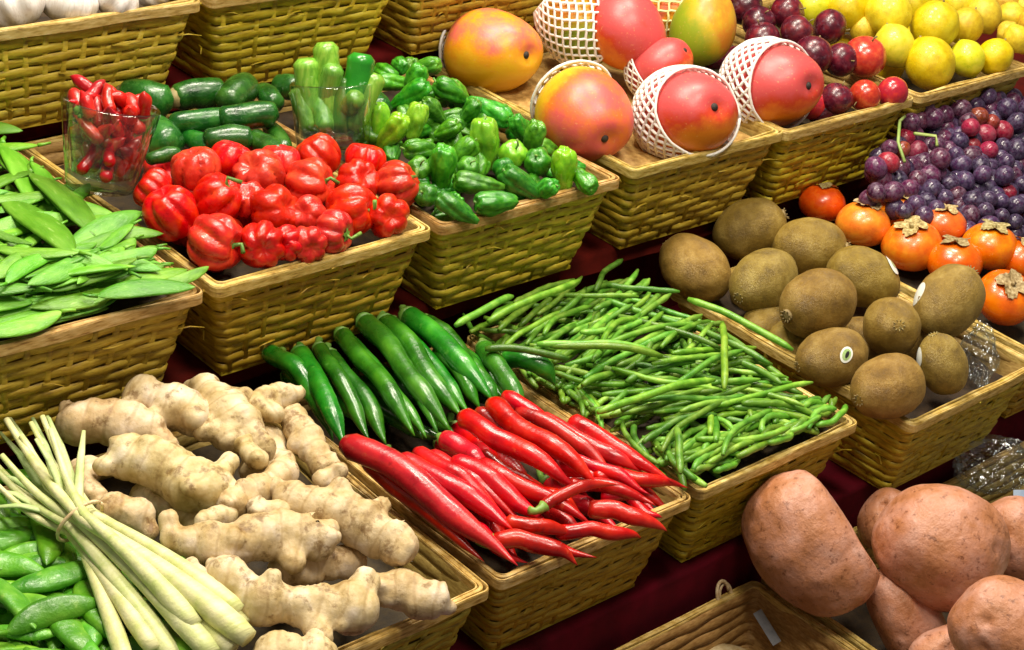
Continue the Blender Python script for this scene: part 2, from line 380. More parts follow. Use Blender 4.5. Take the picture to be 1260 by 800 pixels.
def basket_meshes(seed, W=1-2*GAP, D=BD):
    rg = random.Random(seed)
    nx, ny, nc = 33, 48, 3
    def weave(rows, inset0, amp, hmax, off):
        V, F = [], []
        for k in range(rows):
            h0, h1 = hmax*k/rows, hmax*(k+1)/rows
            sec = [(h0+.0015, .005), (h0+.006, -.0025), ((h0+h1)/2, -.004), (h1-.006, -.0025), (h1-.0015, .005)]
            base = len(V); wob = rg.uniform(0, 50); ph = rg.uniform(-.25, .25)
            for (h, inset) in sec:
                ins = TAP*h/BH
                P = rrect(-W/2+ins, W/2-ins, ins, D-ins, .035, nx, ny, nc)
                c = Vector((0, D/2))
                for i, p in enumerate(P):
                    wave = math.sin(math.pi*(i/6.0 + k + ph + (k//2)*.37)) * amp
                    jit = .005*noise.noise(Vector((i*.35, k*3.1, wob)))
                    q = p + (c-p).normalized()*(off*inset + wave + inset0)
                    V.append(Vector((q.x, q.y, -h + jit)))
            m = len(P); s = len(sec)
            for a in range(s-1):
                for i in range(m):
                    F.append((base+a*m+i, base+a*m+(i+1) % m, base+(a+1)*m+(i+1) % m, base+(a+1)*m+i))
        return V, F
    V, F = weave(10, .008, .0048, BH, 1)
    # upright stakes showing in the gaps of the weave
    sides = [((-W/2, 0), (W/2, 0), 11), ((W/2, 0), (W/2, D), 16), ((W/2, D), (-W/2, D), 11), ((-W/2, D), (-W/2, 0), 16)]
    c = Vector((0, D/2))
    for a, b, n in sides:
        for i in range(n):
            p = Vector(a).lerp(Vector(b), (i+.5)/n)
            ctr = Vector((0, D/2))
            top = Vector((p.x*(1-.03), ctr.y+(p.y-ctr.y)*(1-.02), -.01))
            bot = Vector((p.x*(W/2-TAP-.012)/(W/2), ctr.y+(p.y-ctr.y)*(D/2-TAP-.012)/(D/2), -BH))
            v, f = tube([top, top.lerp(bot, .5), bot], .014, 6, .5, up=(0, 1, 0) if abs(a[1]-b[1]) < .01 else (1, 0, 0))
            v, f = join((V, F), (v, f)); V, F = v, f
    for k in range(26):      # frayed strands
        e = rg.randrange(4); a, b, n = sides[e]; p = Vector(a).lerp(Vector(b), rg.uniform(.03, .97)); h = rg.uniform(.02, .35)
        ins = TAP*h/BH; nrm = (p-Vector((0, D/2))).normalized(); t = (Vector(b)-Vector(a)).normalized()*rg.choice((-1, 1))
        q = Vector((p.x*(W/2-ins)/(W/2), D/2+(p.y-D/2)*(D/2-ins)/(D/2), -h)); L_ = rg.uniform(.03, .09)
        out = Vector((t.y, -t.x, 0)); out = out if out.dot(Vector((nrm.x, nrm.y, 0))) > 0 else -out
        t3 = Vector((t.x, t.y, 0))
        f_ = tube([q, q+t3*L_*.5+out*.006, q+t3*L_+out*rg.uniform(.008, .03)+Vector((0,0,rg.uniform(-.02,.02)))], [.006, .005, .002], 5, .4)
        V, F = join((V, F), f_)
    wall = mesh('wall', V, F)
    # inner lining and bottom
    lv, lf = weave(9, .030, .004, BH-.01, -1)
    V, F = [], []
    for h, e in ((.0, .021), (BH-.01, .023)):
        ins = TAP*h/BH+e
        P = rrect(-W/2+ins, W/2-ins, ins, D-ins, .03, 8, 8); m = len(P)
        V += [Vector((p.x, p.y, -h)) for p in P]
    for i in range(m): F.append((i, (i+1) % m, m+(i+1) % m, m+i))
    lining = mesh('lining', *join((lv, lf), (V, F)))
    ins = TAP
    base = mesh('base', *box(-W/2+ins+.01, W/2-ins-.01, ins+.01, D-ins-.01, -BH-.012, -BH+.002), smooth=False)
    # rim: an outer and an inner split cane with a flat cap strip between
    parts = []
    for (e, hh, w, z) in ((-.005, .040, .010, -.016), (.021, .034, .009, -.012), (.008, .010, .014, .001)):
        P = rrect(-W/2+e, W/2-e, e, D-e, .03, 14, 20, 4); m = len(P); V, F = [], []
        c = Vector((0, D/2))
        for i, p in enumerate(P):
            pn, pp = P[(i+1) % m], P[i-1]; t = (pn-pp).normalized(); nrm = Vector((t.y, -t.x))
            dz = .010*noise.noise(Vector((p.x*3, p.y*3, seed+e*50))) ; dn = .006*noise.noise(Vector((p.x*4, p.y*4, seed+9+e*50)))
            for (on, oz) in ((-w/2, -hh/2), (w/2, -hh/2), (w/2, hh/2*.7), (w*.25, hh/2), (-w*.25, hh/2), (-w/2, hh/2*.7)):
                q = p + nrm*(on+dn); V.append(Vector((q.x, q.y, z+oz+dz)))
        for i in range(m):
            for j in range(6): F.append((i*6+j, ((i+1) % m)*6+j, ((i+1) % m)*6+(j+1) % 6, i*6+(j+1) % 6))
        parts.append((V, F))
    rim = mesh('rim', *join(*parts), smooth=False)
    # cane lashings round the rim
    ties = []
    def lash(p, t, n2):
        n = Vector((t.y, -t.x)); L = []
        for i in range(9):
            a = 2*math.pi*i/8
            q = p + n*(math.cos(a)*.030+.008) + t*(.006*i/8)
            L.append(Vector((q.x, q.y, math.sin(a)*.036-.010)))
        ties.append(tube(L, .0055, 6))
    for a, b, n in sides:
        a, b = Vector(a), Vector(b); t = (b-a).normalized()
        for i in range(2):
            lash(a.lerp(b, (i+.5)/2+rg.uniform(-.06, .06)), t, None)
    tie = mesh('lashing', *join(*ties))
    return wall, lining, base, rim, tie

BASK = [basket_meshes(s) for s in (3, 11, 19)]
BASK_N = [0]
def basket(x, y, z, label, rz=0.0, size=1.0, group='woven cane baskets on the stepped stand'):
    wl, li, ba, ri, ti = BASK[BASK_N[0] % len(BASK)]; BASK_N[0] += 1
    o = empty('cane_basket', (x, y, z)); o.rotation_euler = (0, 0, rz); o.scale = (size,)*3
    tag(o, label, 'basket', group)
    obj('wall', wl, 'cane_weave', o); obj('lining', li, 'cane_inner', o); obj('base', ba, 'cane_weave', o)
    obj('rim', ri, 'cane_rim', o)
    return o

def liner(bk, zf, zb, bulge=.05, seed=0, mat='gap_shade_liner'):
    """crumpled mound added under the produce, coloured dark to put shade in the gaps"""
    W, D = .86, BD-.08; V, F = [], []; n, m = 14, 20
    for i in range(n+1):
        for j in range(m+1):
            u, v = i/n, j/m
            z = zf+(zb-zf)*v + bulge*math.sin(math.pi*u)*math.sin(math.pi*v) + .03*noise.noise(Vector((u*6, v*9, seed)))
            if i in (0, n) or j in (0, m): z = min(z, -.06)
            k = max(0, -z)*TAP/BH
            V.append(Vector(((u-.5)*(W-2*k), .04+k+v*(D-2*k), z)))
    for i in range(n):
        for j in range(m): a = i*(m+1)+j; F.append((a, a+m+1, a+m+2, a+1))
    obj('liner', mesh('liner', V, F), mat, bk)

def bx(tier, k): return T[tier][0]+(k+.5)*PIT[tier]
B = {}
for key, tier, k, lab, dz in [
    ('garlic', 1, -1, 'olive cane basket of white garlic at the upper left corner', 0),
    ('top_mid', 1, 0, 'olive cane basket on the top step, just right of the garlic basket', 0),
    ('top_right', 1, 1, 'brown cane basket on the top step, behind the mangoes', 0),
    ('snow', 2, -1, 'cane basket heaped with flat snow pea pods', 0),
    ('red', 2, 0, 'cane basket holding lobed red peppers and dark green courgettes', 0),
    ('green', 2, 1, 'cane basket heaped with small green lobed peppers', 0),
    ('mango', 2, 2, 'cane basket holding mangoes in white foam nets', 0),
    ('plum', 2, 3, 'cane basket holding dark plums beside the mangoes', 0),
    ('lemon', 2, 4, 'cane basket of bright yellow lemons at the upper right', 0),
    ('pea', 3, -2, 'cane basket of sugar snap peas under the lemongrass', 0),
    ('ginger', 3, -1, 'cane basket heaped with knobbly ginger roots', 0),
    ('chili', 3, 0, 'cane basket holding long red and green chillies', 0),
    ('bean', 3, 1, 'cane basket heaped with thin green beans', 0),
    ('kiwi', 3, 2, 'cane basket holding brown kiwi fruit', 0),
    ('pers', 3, 3, 'cane basket holding orange persimmons and grapes', 0),
    ('pale', 4, 0, 'cane basket with a wire looped round its rim, below the red chillies', 0),
    ('potato', 4, 1, 'cane basket holding sweet potatoes at the lower right', 0),
    ('bag', 4, 2, 'cane basket holding a clear plastic bag behind the sweet potatoes', 0)]:
    B[key] = basket(bx(tier, k)+{'kiwi': .125, 'pers': .14, 'mango': .05}.get(key, 0), T[tier][1]+{'kiwi': -.13, 'pers': -.06, 'mango': .02}.get(key, 0), T[tier][2]+dz, lab, R(rnd(-.7, .7)), PIT[tier])

z3 = T[3][2]; y3 = T[3][1]; x3 = T[3][0]
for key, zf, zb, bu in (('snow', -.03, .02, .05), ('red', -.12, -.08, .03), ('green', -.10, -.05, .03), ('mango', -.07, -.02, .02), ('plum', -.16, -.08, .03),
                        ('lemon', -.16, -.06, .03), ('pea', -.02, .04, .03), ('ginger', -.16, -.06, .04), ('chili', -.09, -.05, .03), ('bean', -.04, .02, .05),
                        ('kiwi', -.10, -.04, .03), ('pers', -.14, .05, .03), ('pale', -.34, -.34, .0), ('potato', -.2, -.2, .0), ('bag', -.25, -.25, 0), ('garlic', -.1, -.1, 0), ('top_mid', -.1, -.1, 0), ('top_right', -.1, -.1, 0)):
    liner(B[key], zf, zb, bu, len(key)*1.3, 'cane_inner' if key == 'mango' else 'gap_shade_liner')

# ------------------------------------------------------------------ the stepped stand in red cloth
stand = empty('display_stand', (1.5, 1.2, -2.2))
tag(stand, 'stepped stand draped in dark red cloth underneath all the baskets', 'stand')
sl = Vector(stand.location)
for tier in (1, 2, 3, 4):
    x0, y0, zz = T[tier]; zt = zz-BH*PIT[tier]-.018
    drop = {1: .05, 2: .06, 3: .9, 4: .3}[tier]; rec = {1: .17, 2: .16, 3: .055, 4: .055}[tier]
    V, F = [], []; NX = 160; X0, X1 = -3.0, 8.0; back = y0+1.75; front = y0+rec
    prof = [(back, 0), (y0+.6, 0), (front+.02, 0), (front+.006, -.006), (front, -.02)] + [(front, -.02-drop*q/6) for q in range(1, 7)]
    for i in range(NX+1):
        x = X0+(X1-X0)*i/NX
        for j, (y, dz) in enumerate(prof):
            k = max(0, -dz-.02)
            fold = .09*k/max(drop, .2)*(noise.noise(Vector((x*2.2, tier*3, k*.6)))+.5*noise.noise(Vector((x*6, tier*5, k))))
            V.append(Vector((x, y-abs(fold)*1.2, zt+dz))-sl)
    n = len(prof)
    for i in range(NX):
        for j in range(n-1): F.append((i*n+j, i*n+j+1, (i+1)*n+j+1, (i+1)*n+j))
    sh = obj('cloth', mesh('cloth', V, F), 'red_cloth', stand)
    if tier < 3:
        V, F = [], []; yr = y0+rec+.17; low = {1: -.44, 2: -1.0}[tier]
        for i in range(NX+1):
            x = X0+(X1-X0)*i/NX
            for j in range(5):
                V.append(Vector((x, yr-.03*noise.noise(Vector((x*2.5, j*.3, tier)))-.02*noise.noise(Vector((x*7, j*.2, tier+4))), zt-.03+(low-zt+.03)*j/4))-sl)
        for i in range(NX):
            for j in range(4): F.append((i*5+j, i*5+j+1, (i+1)*5+j+1, (i+1)*5+j))
        obj('riser', mesh('riser', V, F), 'red_cloth', stand)
    bd = obj('shelf', mesh('shelf', *[[v-sl for v in box(X0+.01, X1-.01, front+.012, back-.01, zt-.055, zt-.006)[0]], box(0,1,0,1,0,1)[1]], smooth=False), 'red_cloth', stand)
obj('back_panel', mesh('back_panel', *[[v-sl for v in box(-3, 8, T[1][1]+1.75, T[1][1]+1.8, -2.6, 1.8)[0]], box(0,1,0,1,0,1)[1]], smooth=False), 'red_cloth', stand)

# ------------------------------------------------------------------ lobed peppers
def pepper_mesh(name, seed, n=5, H=.85, lobes=.24, pinch=.25, wr=.05, nu=26, nv=44, taper=0.0):
    rg = random.Random(seed); ph = rg.uniform(0, 6); tw = rg.uniform(-.5, .5)
    amp = [rg.uniform(.75, 1.1) for _ in range(n)]
    def fn(t, p):
        s = math.sin(t)**.85 if t > 0 and t < math.pi else 0
        q = (p+ph+tw*t)*n/2/math.pi; k = int(q) % n; f = q-math.floor(q)
        lob = abs(math.sin(math.pi*f))**.42
        a = amp[k]*(math.sin(math.pi*f)) + (1-math.sin(math.pi*f))*.95
        rr = s*(1-lobes+lobes*1.15*lob*a)*(1-taper*(1-math.cos(t))/2)
        z = math.cos(t)*H
        z -= pinch*math.exp(-(s/.42)**2)*(1 if t < 1.57 else -.6)
        v = Vector((rr*math.cos(p), rr*math.sin(p), z))
        w = noise.noise(v*1.5+Vector((seed, 0, 0)))*wr*1.6 + noise.noise(Vector((v.x*5, v.y*5, v.z*2.0+seed)))*wr*.9
        return v*(1+w)
    return mesh(name, *blob(fn, nu, nv))

def pepper_stem(h=.5, seed=0):
    rg = random.Random(seed)
    a = tube([(0,0,.42), (.02,.01,.62), (rg.uniform(-.15,.15), rg.uniform(-.15,.15), .72+h*.5), (rg.uniform(-.3,.3), rg.uniform(-.3,.3), .7+h)], [.10,.085,.07,.085], 8)
    V, F = [], []
    V.append(Vector((0,0,.70)))
    for i in range(20):
        r = .30 if i % 4 < 2 else .2
        V.append(Vector((r*math.cos(i*math.pi/10), r*math.sin(i*math.pi/10), .60-.02*(i % 4 < 2))))
    for i in range(20): F.append((0, 1+i, 1+(i+1) % 20))
    return mesh('stem', *join(a, (V, F)))

RP = [pepper_mesh('red_pepper', s, n, H, .27, .32, .03, 30, 60) for s, n, H in ((1,6,.82),(2,7,.95),(3,8,.78),(4,6,1.0),(5,5,.88),(6,7,.85))]
RPS = [pepper_stem(.35, s) for s in range(3)]

def put_pepper(name, meshes, mat, px, py, dpx, z0, s, y0, aim, spin, label, cat, group, stems, stem_mat='stem_green', show_stem=True, sq=(1,1,1)):
    P = at(px, py, z0, s, y0); r = dpx/ppu(P)/2/.98
    me = random.choice(meshes)
    o = obj(name, None, loc=P); o.rotation_mode = 'QUATERNION'; o.rotation_quaternion = quat_z(aim, spin)
    o.empty_display_size = .02
    o.scale = (r*sq[0], r*sq[1], r*sq[2])
    tag(o, label, cat, group)
    obj('flesh', me, mat, o)
    if show_stem: obj('stem', random.choice(stems), stem_mat, o)
    return o

# px, py, size in the photograph, direction the stem points, squash, label
TOC = -AX_F
def cam_dir(rx, ru, f=1.0):
    """a direction given as right / up / towards the viewer"""
    return AX_R*rx + AX_U*ru + TOC*f
red_list = [
 (210,262,66,(-.3,.9,.5),'big ribbed red pepper nearest the snow pea basket, stem end up'),
 (266,298,70,(.9,-.2,.3),'large glossy red pepper at the very front left of its heap'),
 (321,302,58,(.3,-.3,.9),'red pepper in the front row, right beside the large glossy one'),
 (268,244,62,(.6,.7,.3),'slanting red pepper above the large glossy front one'),
 (187,232,52,(-.7,.5,.2),'darker red pepper beside the glass of small chillies'),
 (241,207,60,(-.2,.9,.4),'shiny red pepper at the top left of its heap, below the courgettes'),
 (283,196,52,(.3,.9,.2),'red pepper at the back of its heap, below the long courgette'),
 (318,216,62,(-.3,.4,.9),'bright red pepper in the middle of the back of the heap'),
 (338,260,62,(.7,.2,.5),'squat wrinkled red pepper in the centre of the red heap'),
 (345,200,46,(.1,.9,.3),'small red pepper left of the glass of light green courgettes'),
 (382,226,62,(.9,.1,.3),'orange tinged red pepper lying on its side in the red heap'),
 (392,192,54,(-.4,.8,.3),'red pepper directly below the glass of light green courgettes'),
 (433,258,62,(.9,.0,.35),'red pepper with a deep fold, just behind the front rim'),
 (450,196,46,(.2,.9,.2),'red pepper at the back right of the red heap'),
 (440,224,54,(.5,.3,.7),'folded red pepper behind the right end of the front row'),
 (489,228,58,(.8,.5,.2),'round bright red pepper at the right edge of the red heap'),
 (478,266,46,(.3,-.1,.95),'red pepper with its hollow blossom end facing out, right front corner'),
 (411,286,56,(.9,-.2,.3),'oval red pepper resting against the middle of the front rim'),
 (378,265,42,(-.3,.2,.9),'small red pepper wedged between two larger ones near the rim'),
 (379,301,42,(.4,-.4,.8),'small red pepper lying on the front rim'),
 (352,300,40,(-.2,-.2,.9),'small dark red pepper wedged in the front row of the heap'),
 (306,246,40,(.1,.5,.8),'small red pepper sunk in the left half of the red heap'),
]
for px, py, d, a, lab in red_list:
    if d < 48: d *= 1.1
    put_pepper('red_pepper', RP, 'red_pepper', px, py, d*1.04, .05, .16, 0, cam_dir(*a), rnd(0, 6), lab, 'pepper', 'lobed red peppers in the basket', RPS, show_stem=(a[2] < .4 and d > 54))
for i in range(16):
    x, y = rnd(.20, .80), rnd(.20, .8)
    o = obj('red_pepper', None, loc=(x, y, -.06+.14*y)); o.rotation_mode = 'QUATERNION'; o.rotation_quaternion = quat_z((rnd(-1,1), rnd(-1,1), rnd(-.2,1)), 0)
    o.scale = (.085,)*3; tag(o, 'red pepper mostly buried beneath the others in the red heap', 'pepper', 'lobed red peppers in the basket')
    obj('flesh', random.choice(RP), 'red_pepper', o)

GP = [pepper_mesh('green_pepper', 20+s, n, H, .26, .2, .08, 28, 44, taper=tp) for s, n, H, tp in ((1,4,1.5,.5),(2,5,1.3,.35),(3,4,1.8,.55),(4,5,1.45,.4))]
GPR = [pepper_mesh('green_pepper', 30+s, n, H, .2, .2, .045, 24, 36) for s, n, H in ((1,4,.9),(2,5,1.0))]
GPS = [pepper_stem(.7, 10+s) for s in range(3)]
green_list = [  # px, py, size, aim, kind, label
 (504,118,34,(.7,.4,.3),'g','green pepper at the top left of the green heap, pointing right'),
 (553,112,34,(-.8,.5,.2),'d','long dark green pepper at the back of the heap beside the big orange mango'),
 (604,136,34,(.8,-.5,.2),'d','dark green pepper tucked against the mango basket rim'),
 (466,152,36,(0,.9,.3),'l','yellowish green pepper just right of the glass'),
 (511,150,34,(.25,.9,.3),'l','pale lime pepper standing upright in the back of the heap'),
 (481,166,38,(.5,.6,.5),'l','lime green pepper with folds at the left edge of the green heap'),
 (516,184,32,(-.9,.0,.3),'g','flat lying green pepper right of the red heap'),
 (544,211,42,(.1,.8,.6),'g','green pepper with a pale stalk upright in the front left of the heap'),
 (516,207,30,(.2,.3,.9),'g','small green pepper squeezed beside the upright stalked one'),
 (570,186,32,(.7,.6,.2),'d','dark green pepper below the big lime one'),
 (588,226,36,(-.95,.1,.2),'g','oval green pepper lying level in the middle of the front'),
 (597,177,46,(-.1,.9,.4),'l','largest lime green pepper in the middle of the green heap'),
 (631,190,36,(.3,.5,.8),'l','round lime pepper on the right of the green heap'),
 (656,174,34,(.2,.7,.6),'d','round green pepper beneath the stem end of the blushing mango'),
 (662,199,34,(-.2,.3,.9),'g','round green pepper beside the right rim'),
 (640,226,40,(-.8,.5,.3),'g','ribbed green pepper left of the ring shaped one near the rim'),
 (694,214,40,(0,.8,.5),'l','twisted light green pepper at the right front corner'),
 (718,222,30,(.5,-.6,.5),'d','dark green pepper lying in the right front corner of the basket'),
 (562,257,34,(-.8,.5,.2),'g','green pepper at the front left, leaning over the rim'),
 (610,250,38,(-.9,-.1,.3),'g','glossy green pepper lying along the front rim'),
 (524,240,30,(-.3,.2,.9),'d','dark green pepper at the left rim next to the red peppers'),
 (511,98,30,(.4,.7,.4),'g','small green pepper at the very back of the green heap'),
 (550,160,26,(.8,.4,.3),'g','slim green pepper across the middle of the heap'),
 (578,138,26,(.5,.6,.4),'g','crumpled green pepper below the long dark one'),
 (620,208,28,(.3,.1,.9),'d','small green pepper in the gap behind the ribbed one'),
 (576,206,28,(.3,.3,.9),'d','small dark pepper behind the level oval one'),
 (640,158,28,(-.4,.6,.5),'g','small green pepper below the mango basket rim, at the back right'),
 (672,232,28,(.6,.2,.6),'g','small green pepper behind the front rim at the right'),
 (534,136,28,(-.5,.5,.5),'d','dark pepper between the pale lime one and the long dark one'),
]
for px, py, d, a, k, lab in green_list:
    rl = abs(a[2]) > .75
    put_pepper('green_pepper', GPR if rl else GP, {'g':'green_pepper','l':'lime_pepper','d':'green_pepper'}[k], px, py, d*1.02, .05, .13, 0, cam_dir(*a), rnd(0,6), lab, 'pepper', 'small green lobed peppers', GPS)
for i in range(60):
    x, y = 1+rnd(.10, .90), rnd(.08, 1.15)
    o = obj('green_pepper', None, loc=(x, y, -.025+.14*y+rnd(-.02,.02))); o.rotation_mode = 'QUATERNION'; o.rotation_quaternion = quat_z((rnd(-1,1), rnd(-1,1), rnd(-.2,.6)), 0)
    o.scale = (rnd(.045,.058),)*3; tag(o, 'green pepper half hidden beneath others in the green heap', 'pepper', 'small green lobed peppers')
    obj('flesh', random.choice(GP), 'green_pepper', o)

# ------------------------------------------------------------------ long things: chillies, beans, courgettes
def bez(P0, P1, n, sag=(0,0,0), wob=0.0, seed=0):
    out = []
    for i in range(n):
        t = i/(n-1); k = 4*t*(1-t)
        out.append(P0.lerp(P1, t)+Vector(sag)*k + Vector((fbm((t,0,0),2.2,seed), fbm((t,3,0),2.2,seed), fbm((t,7,0),2.2,seed)))*wob*min(1, 3*t))
    return out

def long_thing(name, P0, P1, prof, mat, n=16, seg=14, sag=(0,0,0), wob=0.0, lump=0.0, seed=0, stem=None, stem_mat='stem_green', label='', cat='', group=None):
    ctr = (P0+P1)/2
    path = [p-ctr for p in bez(P0, P1, n, sag, wob, seed)]
    rad = [prof(i/(n-1)) for i in range(n)]
    V, F = tube(path, rad, seg)
    if lump:
        V = [v + (v-path[min(i//seg, n-1)])*(lump*(noise.noise(v*9+Vector((seed,0,0)))*1.4+noise.noise(v*22+Vector((0,seed,0))))) if i < n*seg else v for i, v in enumerate(V)]
    me = mesh('flesh', V, F)
    if stem:
        o = empty(name, ctr); obj('flesh', me, mat, o)
        d = (path[0]-path[1]).normalized(); L, r0 = stem
        side = d.cross(Vector((0,0,1))).normalized()
        b0 = path[0]-d*rad[1]*.35
        cal = tube([b0, path[0]+d*rad[1]*.35, path[0]+d*rad[1]*.6, path[0]+d*L*.6+side*L*.12, path[0]+d*L+side*L*.35+Vector((0,0,L*.25))], [rad[1]*1.0, rad[1]*.72, r0*1.3, r0, r0*1.25], 9)
        obj('stem', mesh('stem', *cal), stem_mat, o)
    else:
        me.name = name; o = obj(name, me, mat, loc=ctr)
    tag(o, label, cat, group)
    return o

def chili_prof(r, tip=.12, t0=.55):
    def f(t):
        if t < .05: return r*(.62+.38*math.sqrt(t/.05))
        if t < t0: return r*(1-.08*t)
        u = (t-t0)/(1-t0)
        return r*.956*max(tip*.5, (1-u**1.7)**.95*(1-.2*u)+.02)
    return f

g3 = dict(s=.13, y0=y3)
green_chili = [  # x0,y0 (stem), x1,y1, half width px, extra height, label
 (447,394,556,532,15,.03,'long straight green chilli lying on top, left of the middle of the green row'),
 (419,410,512,535,13,.01,'slender green chilli second to the left of the longest one'),
 (368,434,424,552,15,.03,'green chilli bending down beside the ginger'),
 (331,434,398,512,14,.0,'short green chilli tip nearest to the ginger heap, far left'),
 (472,396,566,512,16,.02,'plump green chilli just right of the long straight one'),
 (500,388,606,490,16,.03,'glossy green chilli reaching back farthest, right of the row'),
 (538,436,590,500,12,.0,'short green chilli between two longer ones on the right'),
 (594,428,640,505,14,.02,'green chilli at the right end beside the bean basket'),
 (622,444,684,474,15,.0,'stubby dark green chilli lying against the green beans'),
 (404,436,476,545,13,-.02,'dark green chilli in the lower layer, left half of the row'),
 (440,440,520,540,12,-.04,'green chilli glimpsed underneath the long straight one'),
 (560,430,620,505,11,-.03,'thin green chilli in the shadow of the glossy one'),
 (352,462,410,540,11,-.03,'green chilli almost hidden behind the ginger'),
 (392,428,456,540,12,.01,'green chilli squeezed between the bent one and the slender one'),
 (458,412,540,534,11,.0,'narrow green chilli tight against the left of the plump one'),
 (486,402,580,512,12,.01,'green chilli between the plump one and the glossy one'),
 (520,396,622,492,14,.01,'green chilli behind the glossy one, second longest on the right'),
 (430,420,526,540,11,-.01,'dark narrow green chilli below the long straight one'),
 (572,440,612,500,12,.0,'short green chilli beside the end one near the beans'),
 (348,440,404,530,12,.0,'green chilli leaning on the ginger, next to the far left tip'),
]
for i, (ax, ay, bx_, by, hw, dz, lab) in enumerate(green_chili):
    P0 = at(ax, ay, z3+.02+dz, **g3); P1 = at(bx_, by, z3+.02+dz, **g3); r = .88*hw/ppu(P0)
    long_thing('green_chili', P0, P1, chili_prof(r, .12, .72), 'green_chili', 22, 16, (0.0, rnd(-.01,.03), rnd(.02,.05)), .022, .075, 40+i, (.05, .012), label=lab, cat='chilli', group='green chillies in the chilli basket')
red_chili = [
 (424,546,634,698,19,.05,'longest red chilli, lying along the left rim next to the ginger'),
 (491,566,636,655,15,.045,'red chilli with a dented back, second from the left rim'),
 (556,568,676,642,15,.05,'thick red chilli in the middle of the heap'),
 (547,542,606,590,14,.01,'red chilli with its stalk end up beside the green chillies, partly covered'),
 (568,512,708,606,15,.06,'red chilli starting nearest the middle of the green ones'),
 (604,496,740,602,15,.06,'red chilli starting farthest back of the red heap'),
 (662,514,790,582,13,.04,'slim red chilli beside the bean heap, second from its edge'),
 (702,518,830,590,13,.05,'dark red chilli touching the green beans'),
 (730,588,845,602,11,.02,'red chilli whose tip hangs past the right front corner'),
 (668,624,762,600,9,.09,'curved red chilli tip crossing over the others, rising to the right'),
 (724,626,823,650,13,.04,'bright red chilli with its pointed tip over the front rim at the right'),
 (684,656,792,661,11,.03,'red chilli lying level on the front rim'),
 (606,668,712,696,13,.03,'red chilli with its tip hanging over the middle of the front rim'),
 (622,642,712,655,11,.05,'short red chilli across the front of the heap'),
 (700,596,806,622,10,.03,'thin red chilli behind the bright pointed one'),
 (526,606,592,662,9,-.02,'small red chilli sunk in the gap beside the longest one'),
 (566,622,604,660,8,-.02,'smallest red chilli deep in the gap of the heap'),
 (640,600,720,640,12,.0,'red chilli under the curved tip in the middle'),
 (500,590,560,640,12,-.05,'red chilli buried beneath the dented one'),
 (590,560,690,620,13,-.03,'red chilli buried under the middle of the heap'),
 (680,570,770,606,12,-.01,'red chilli buried near the bean heap'),
 (448,566,600,690,12,.0,'slim red chilli half under the right flank of the longest one'),
 (512,556,652,668,12,.03,'red chilli right of the dented one, reaching the front'),
 (620,486,756,588,12,.04,'red chilli at the top of the heap, second from the farthest back one'),
 (588,570,730,650,12,.05,'red chilli lying over the middle, just above the level one on the rim'),
 (690,560,800,608,10,.03,'slender red chilli above the one whose tip hangs past the corner'),
 (528,560,640,640,12,.02,'red chilli between the dented one and the thick one'),
 (586,506,700,590,11,.03,'red chilli between the two longest in the back'),
 (636,506,760,590,11,.03,'narrow red chilli left of the slim one by the beans'),
 (640,650,730,690,9,.01,'thin red chilli low on the front rim'),
 (560,640,650,690,10,.0,'thin red chilli under the longest one near its tip'),
 (740,610,812,640,9,.0,'thin red chilli under the bright pointed one'),
]
for i, (ax, ay, bx_, by, hw, dz, lab) in enumerate(red_chili):
    P0 = at(ax, ay, z3+.03+dz, **g3); P1 = at(bx_, by, z3+.03+dz, **g3); r = .92*hw/ppu(P0)
    long_thing('red_chili', P0, P1, chili_prof(r, .06), 'red_chili', 24, 16, (rnd(-.02,.02), rnd(-.03,.02), rnd(.0,.035)), .028, .08, 70+i, (.05, .012) if i in (3, 9, 12) else None, label=lab, cat='chilli', group='red chillies in the chilli basket')

for i in range(26):      # the layers beneath
    red = i < 15
    u, v = rnd(.2, .85), (rnd(.12, .45) if red else rnd(.62, 1.0))
    P = Vector((x3+u*P3, y3+v*BD*P3, z3-.03+.10*v+rnd(-.02, .02))); d = img_dir(P, R(rnd(-55, -25))).normalized()*rnd(.16, .21)
    if (P-d).x < x3+.06 or (P+d).x > x3+P3-.03: P.x = x3+P3*.5
    long_thing('red_chili' if red else 'green_chili', P-d, P+d, chili_prof(rnd(.035,.043)), 'red_chili' if red else 'green_chili', 18, 12, (0,0,.01), .03, .06, 300+i, (.08,.012),
               label='red chilli in the bottom layer, nearly covered by the other red ones' if red else 'green chilli in the bottom layer, nearly covered by the other green ones', cat='chilli', group='red chillies in the chilli basket' if red else 'green chillies in the chilli basket')

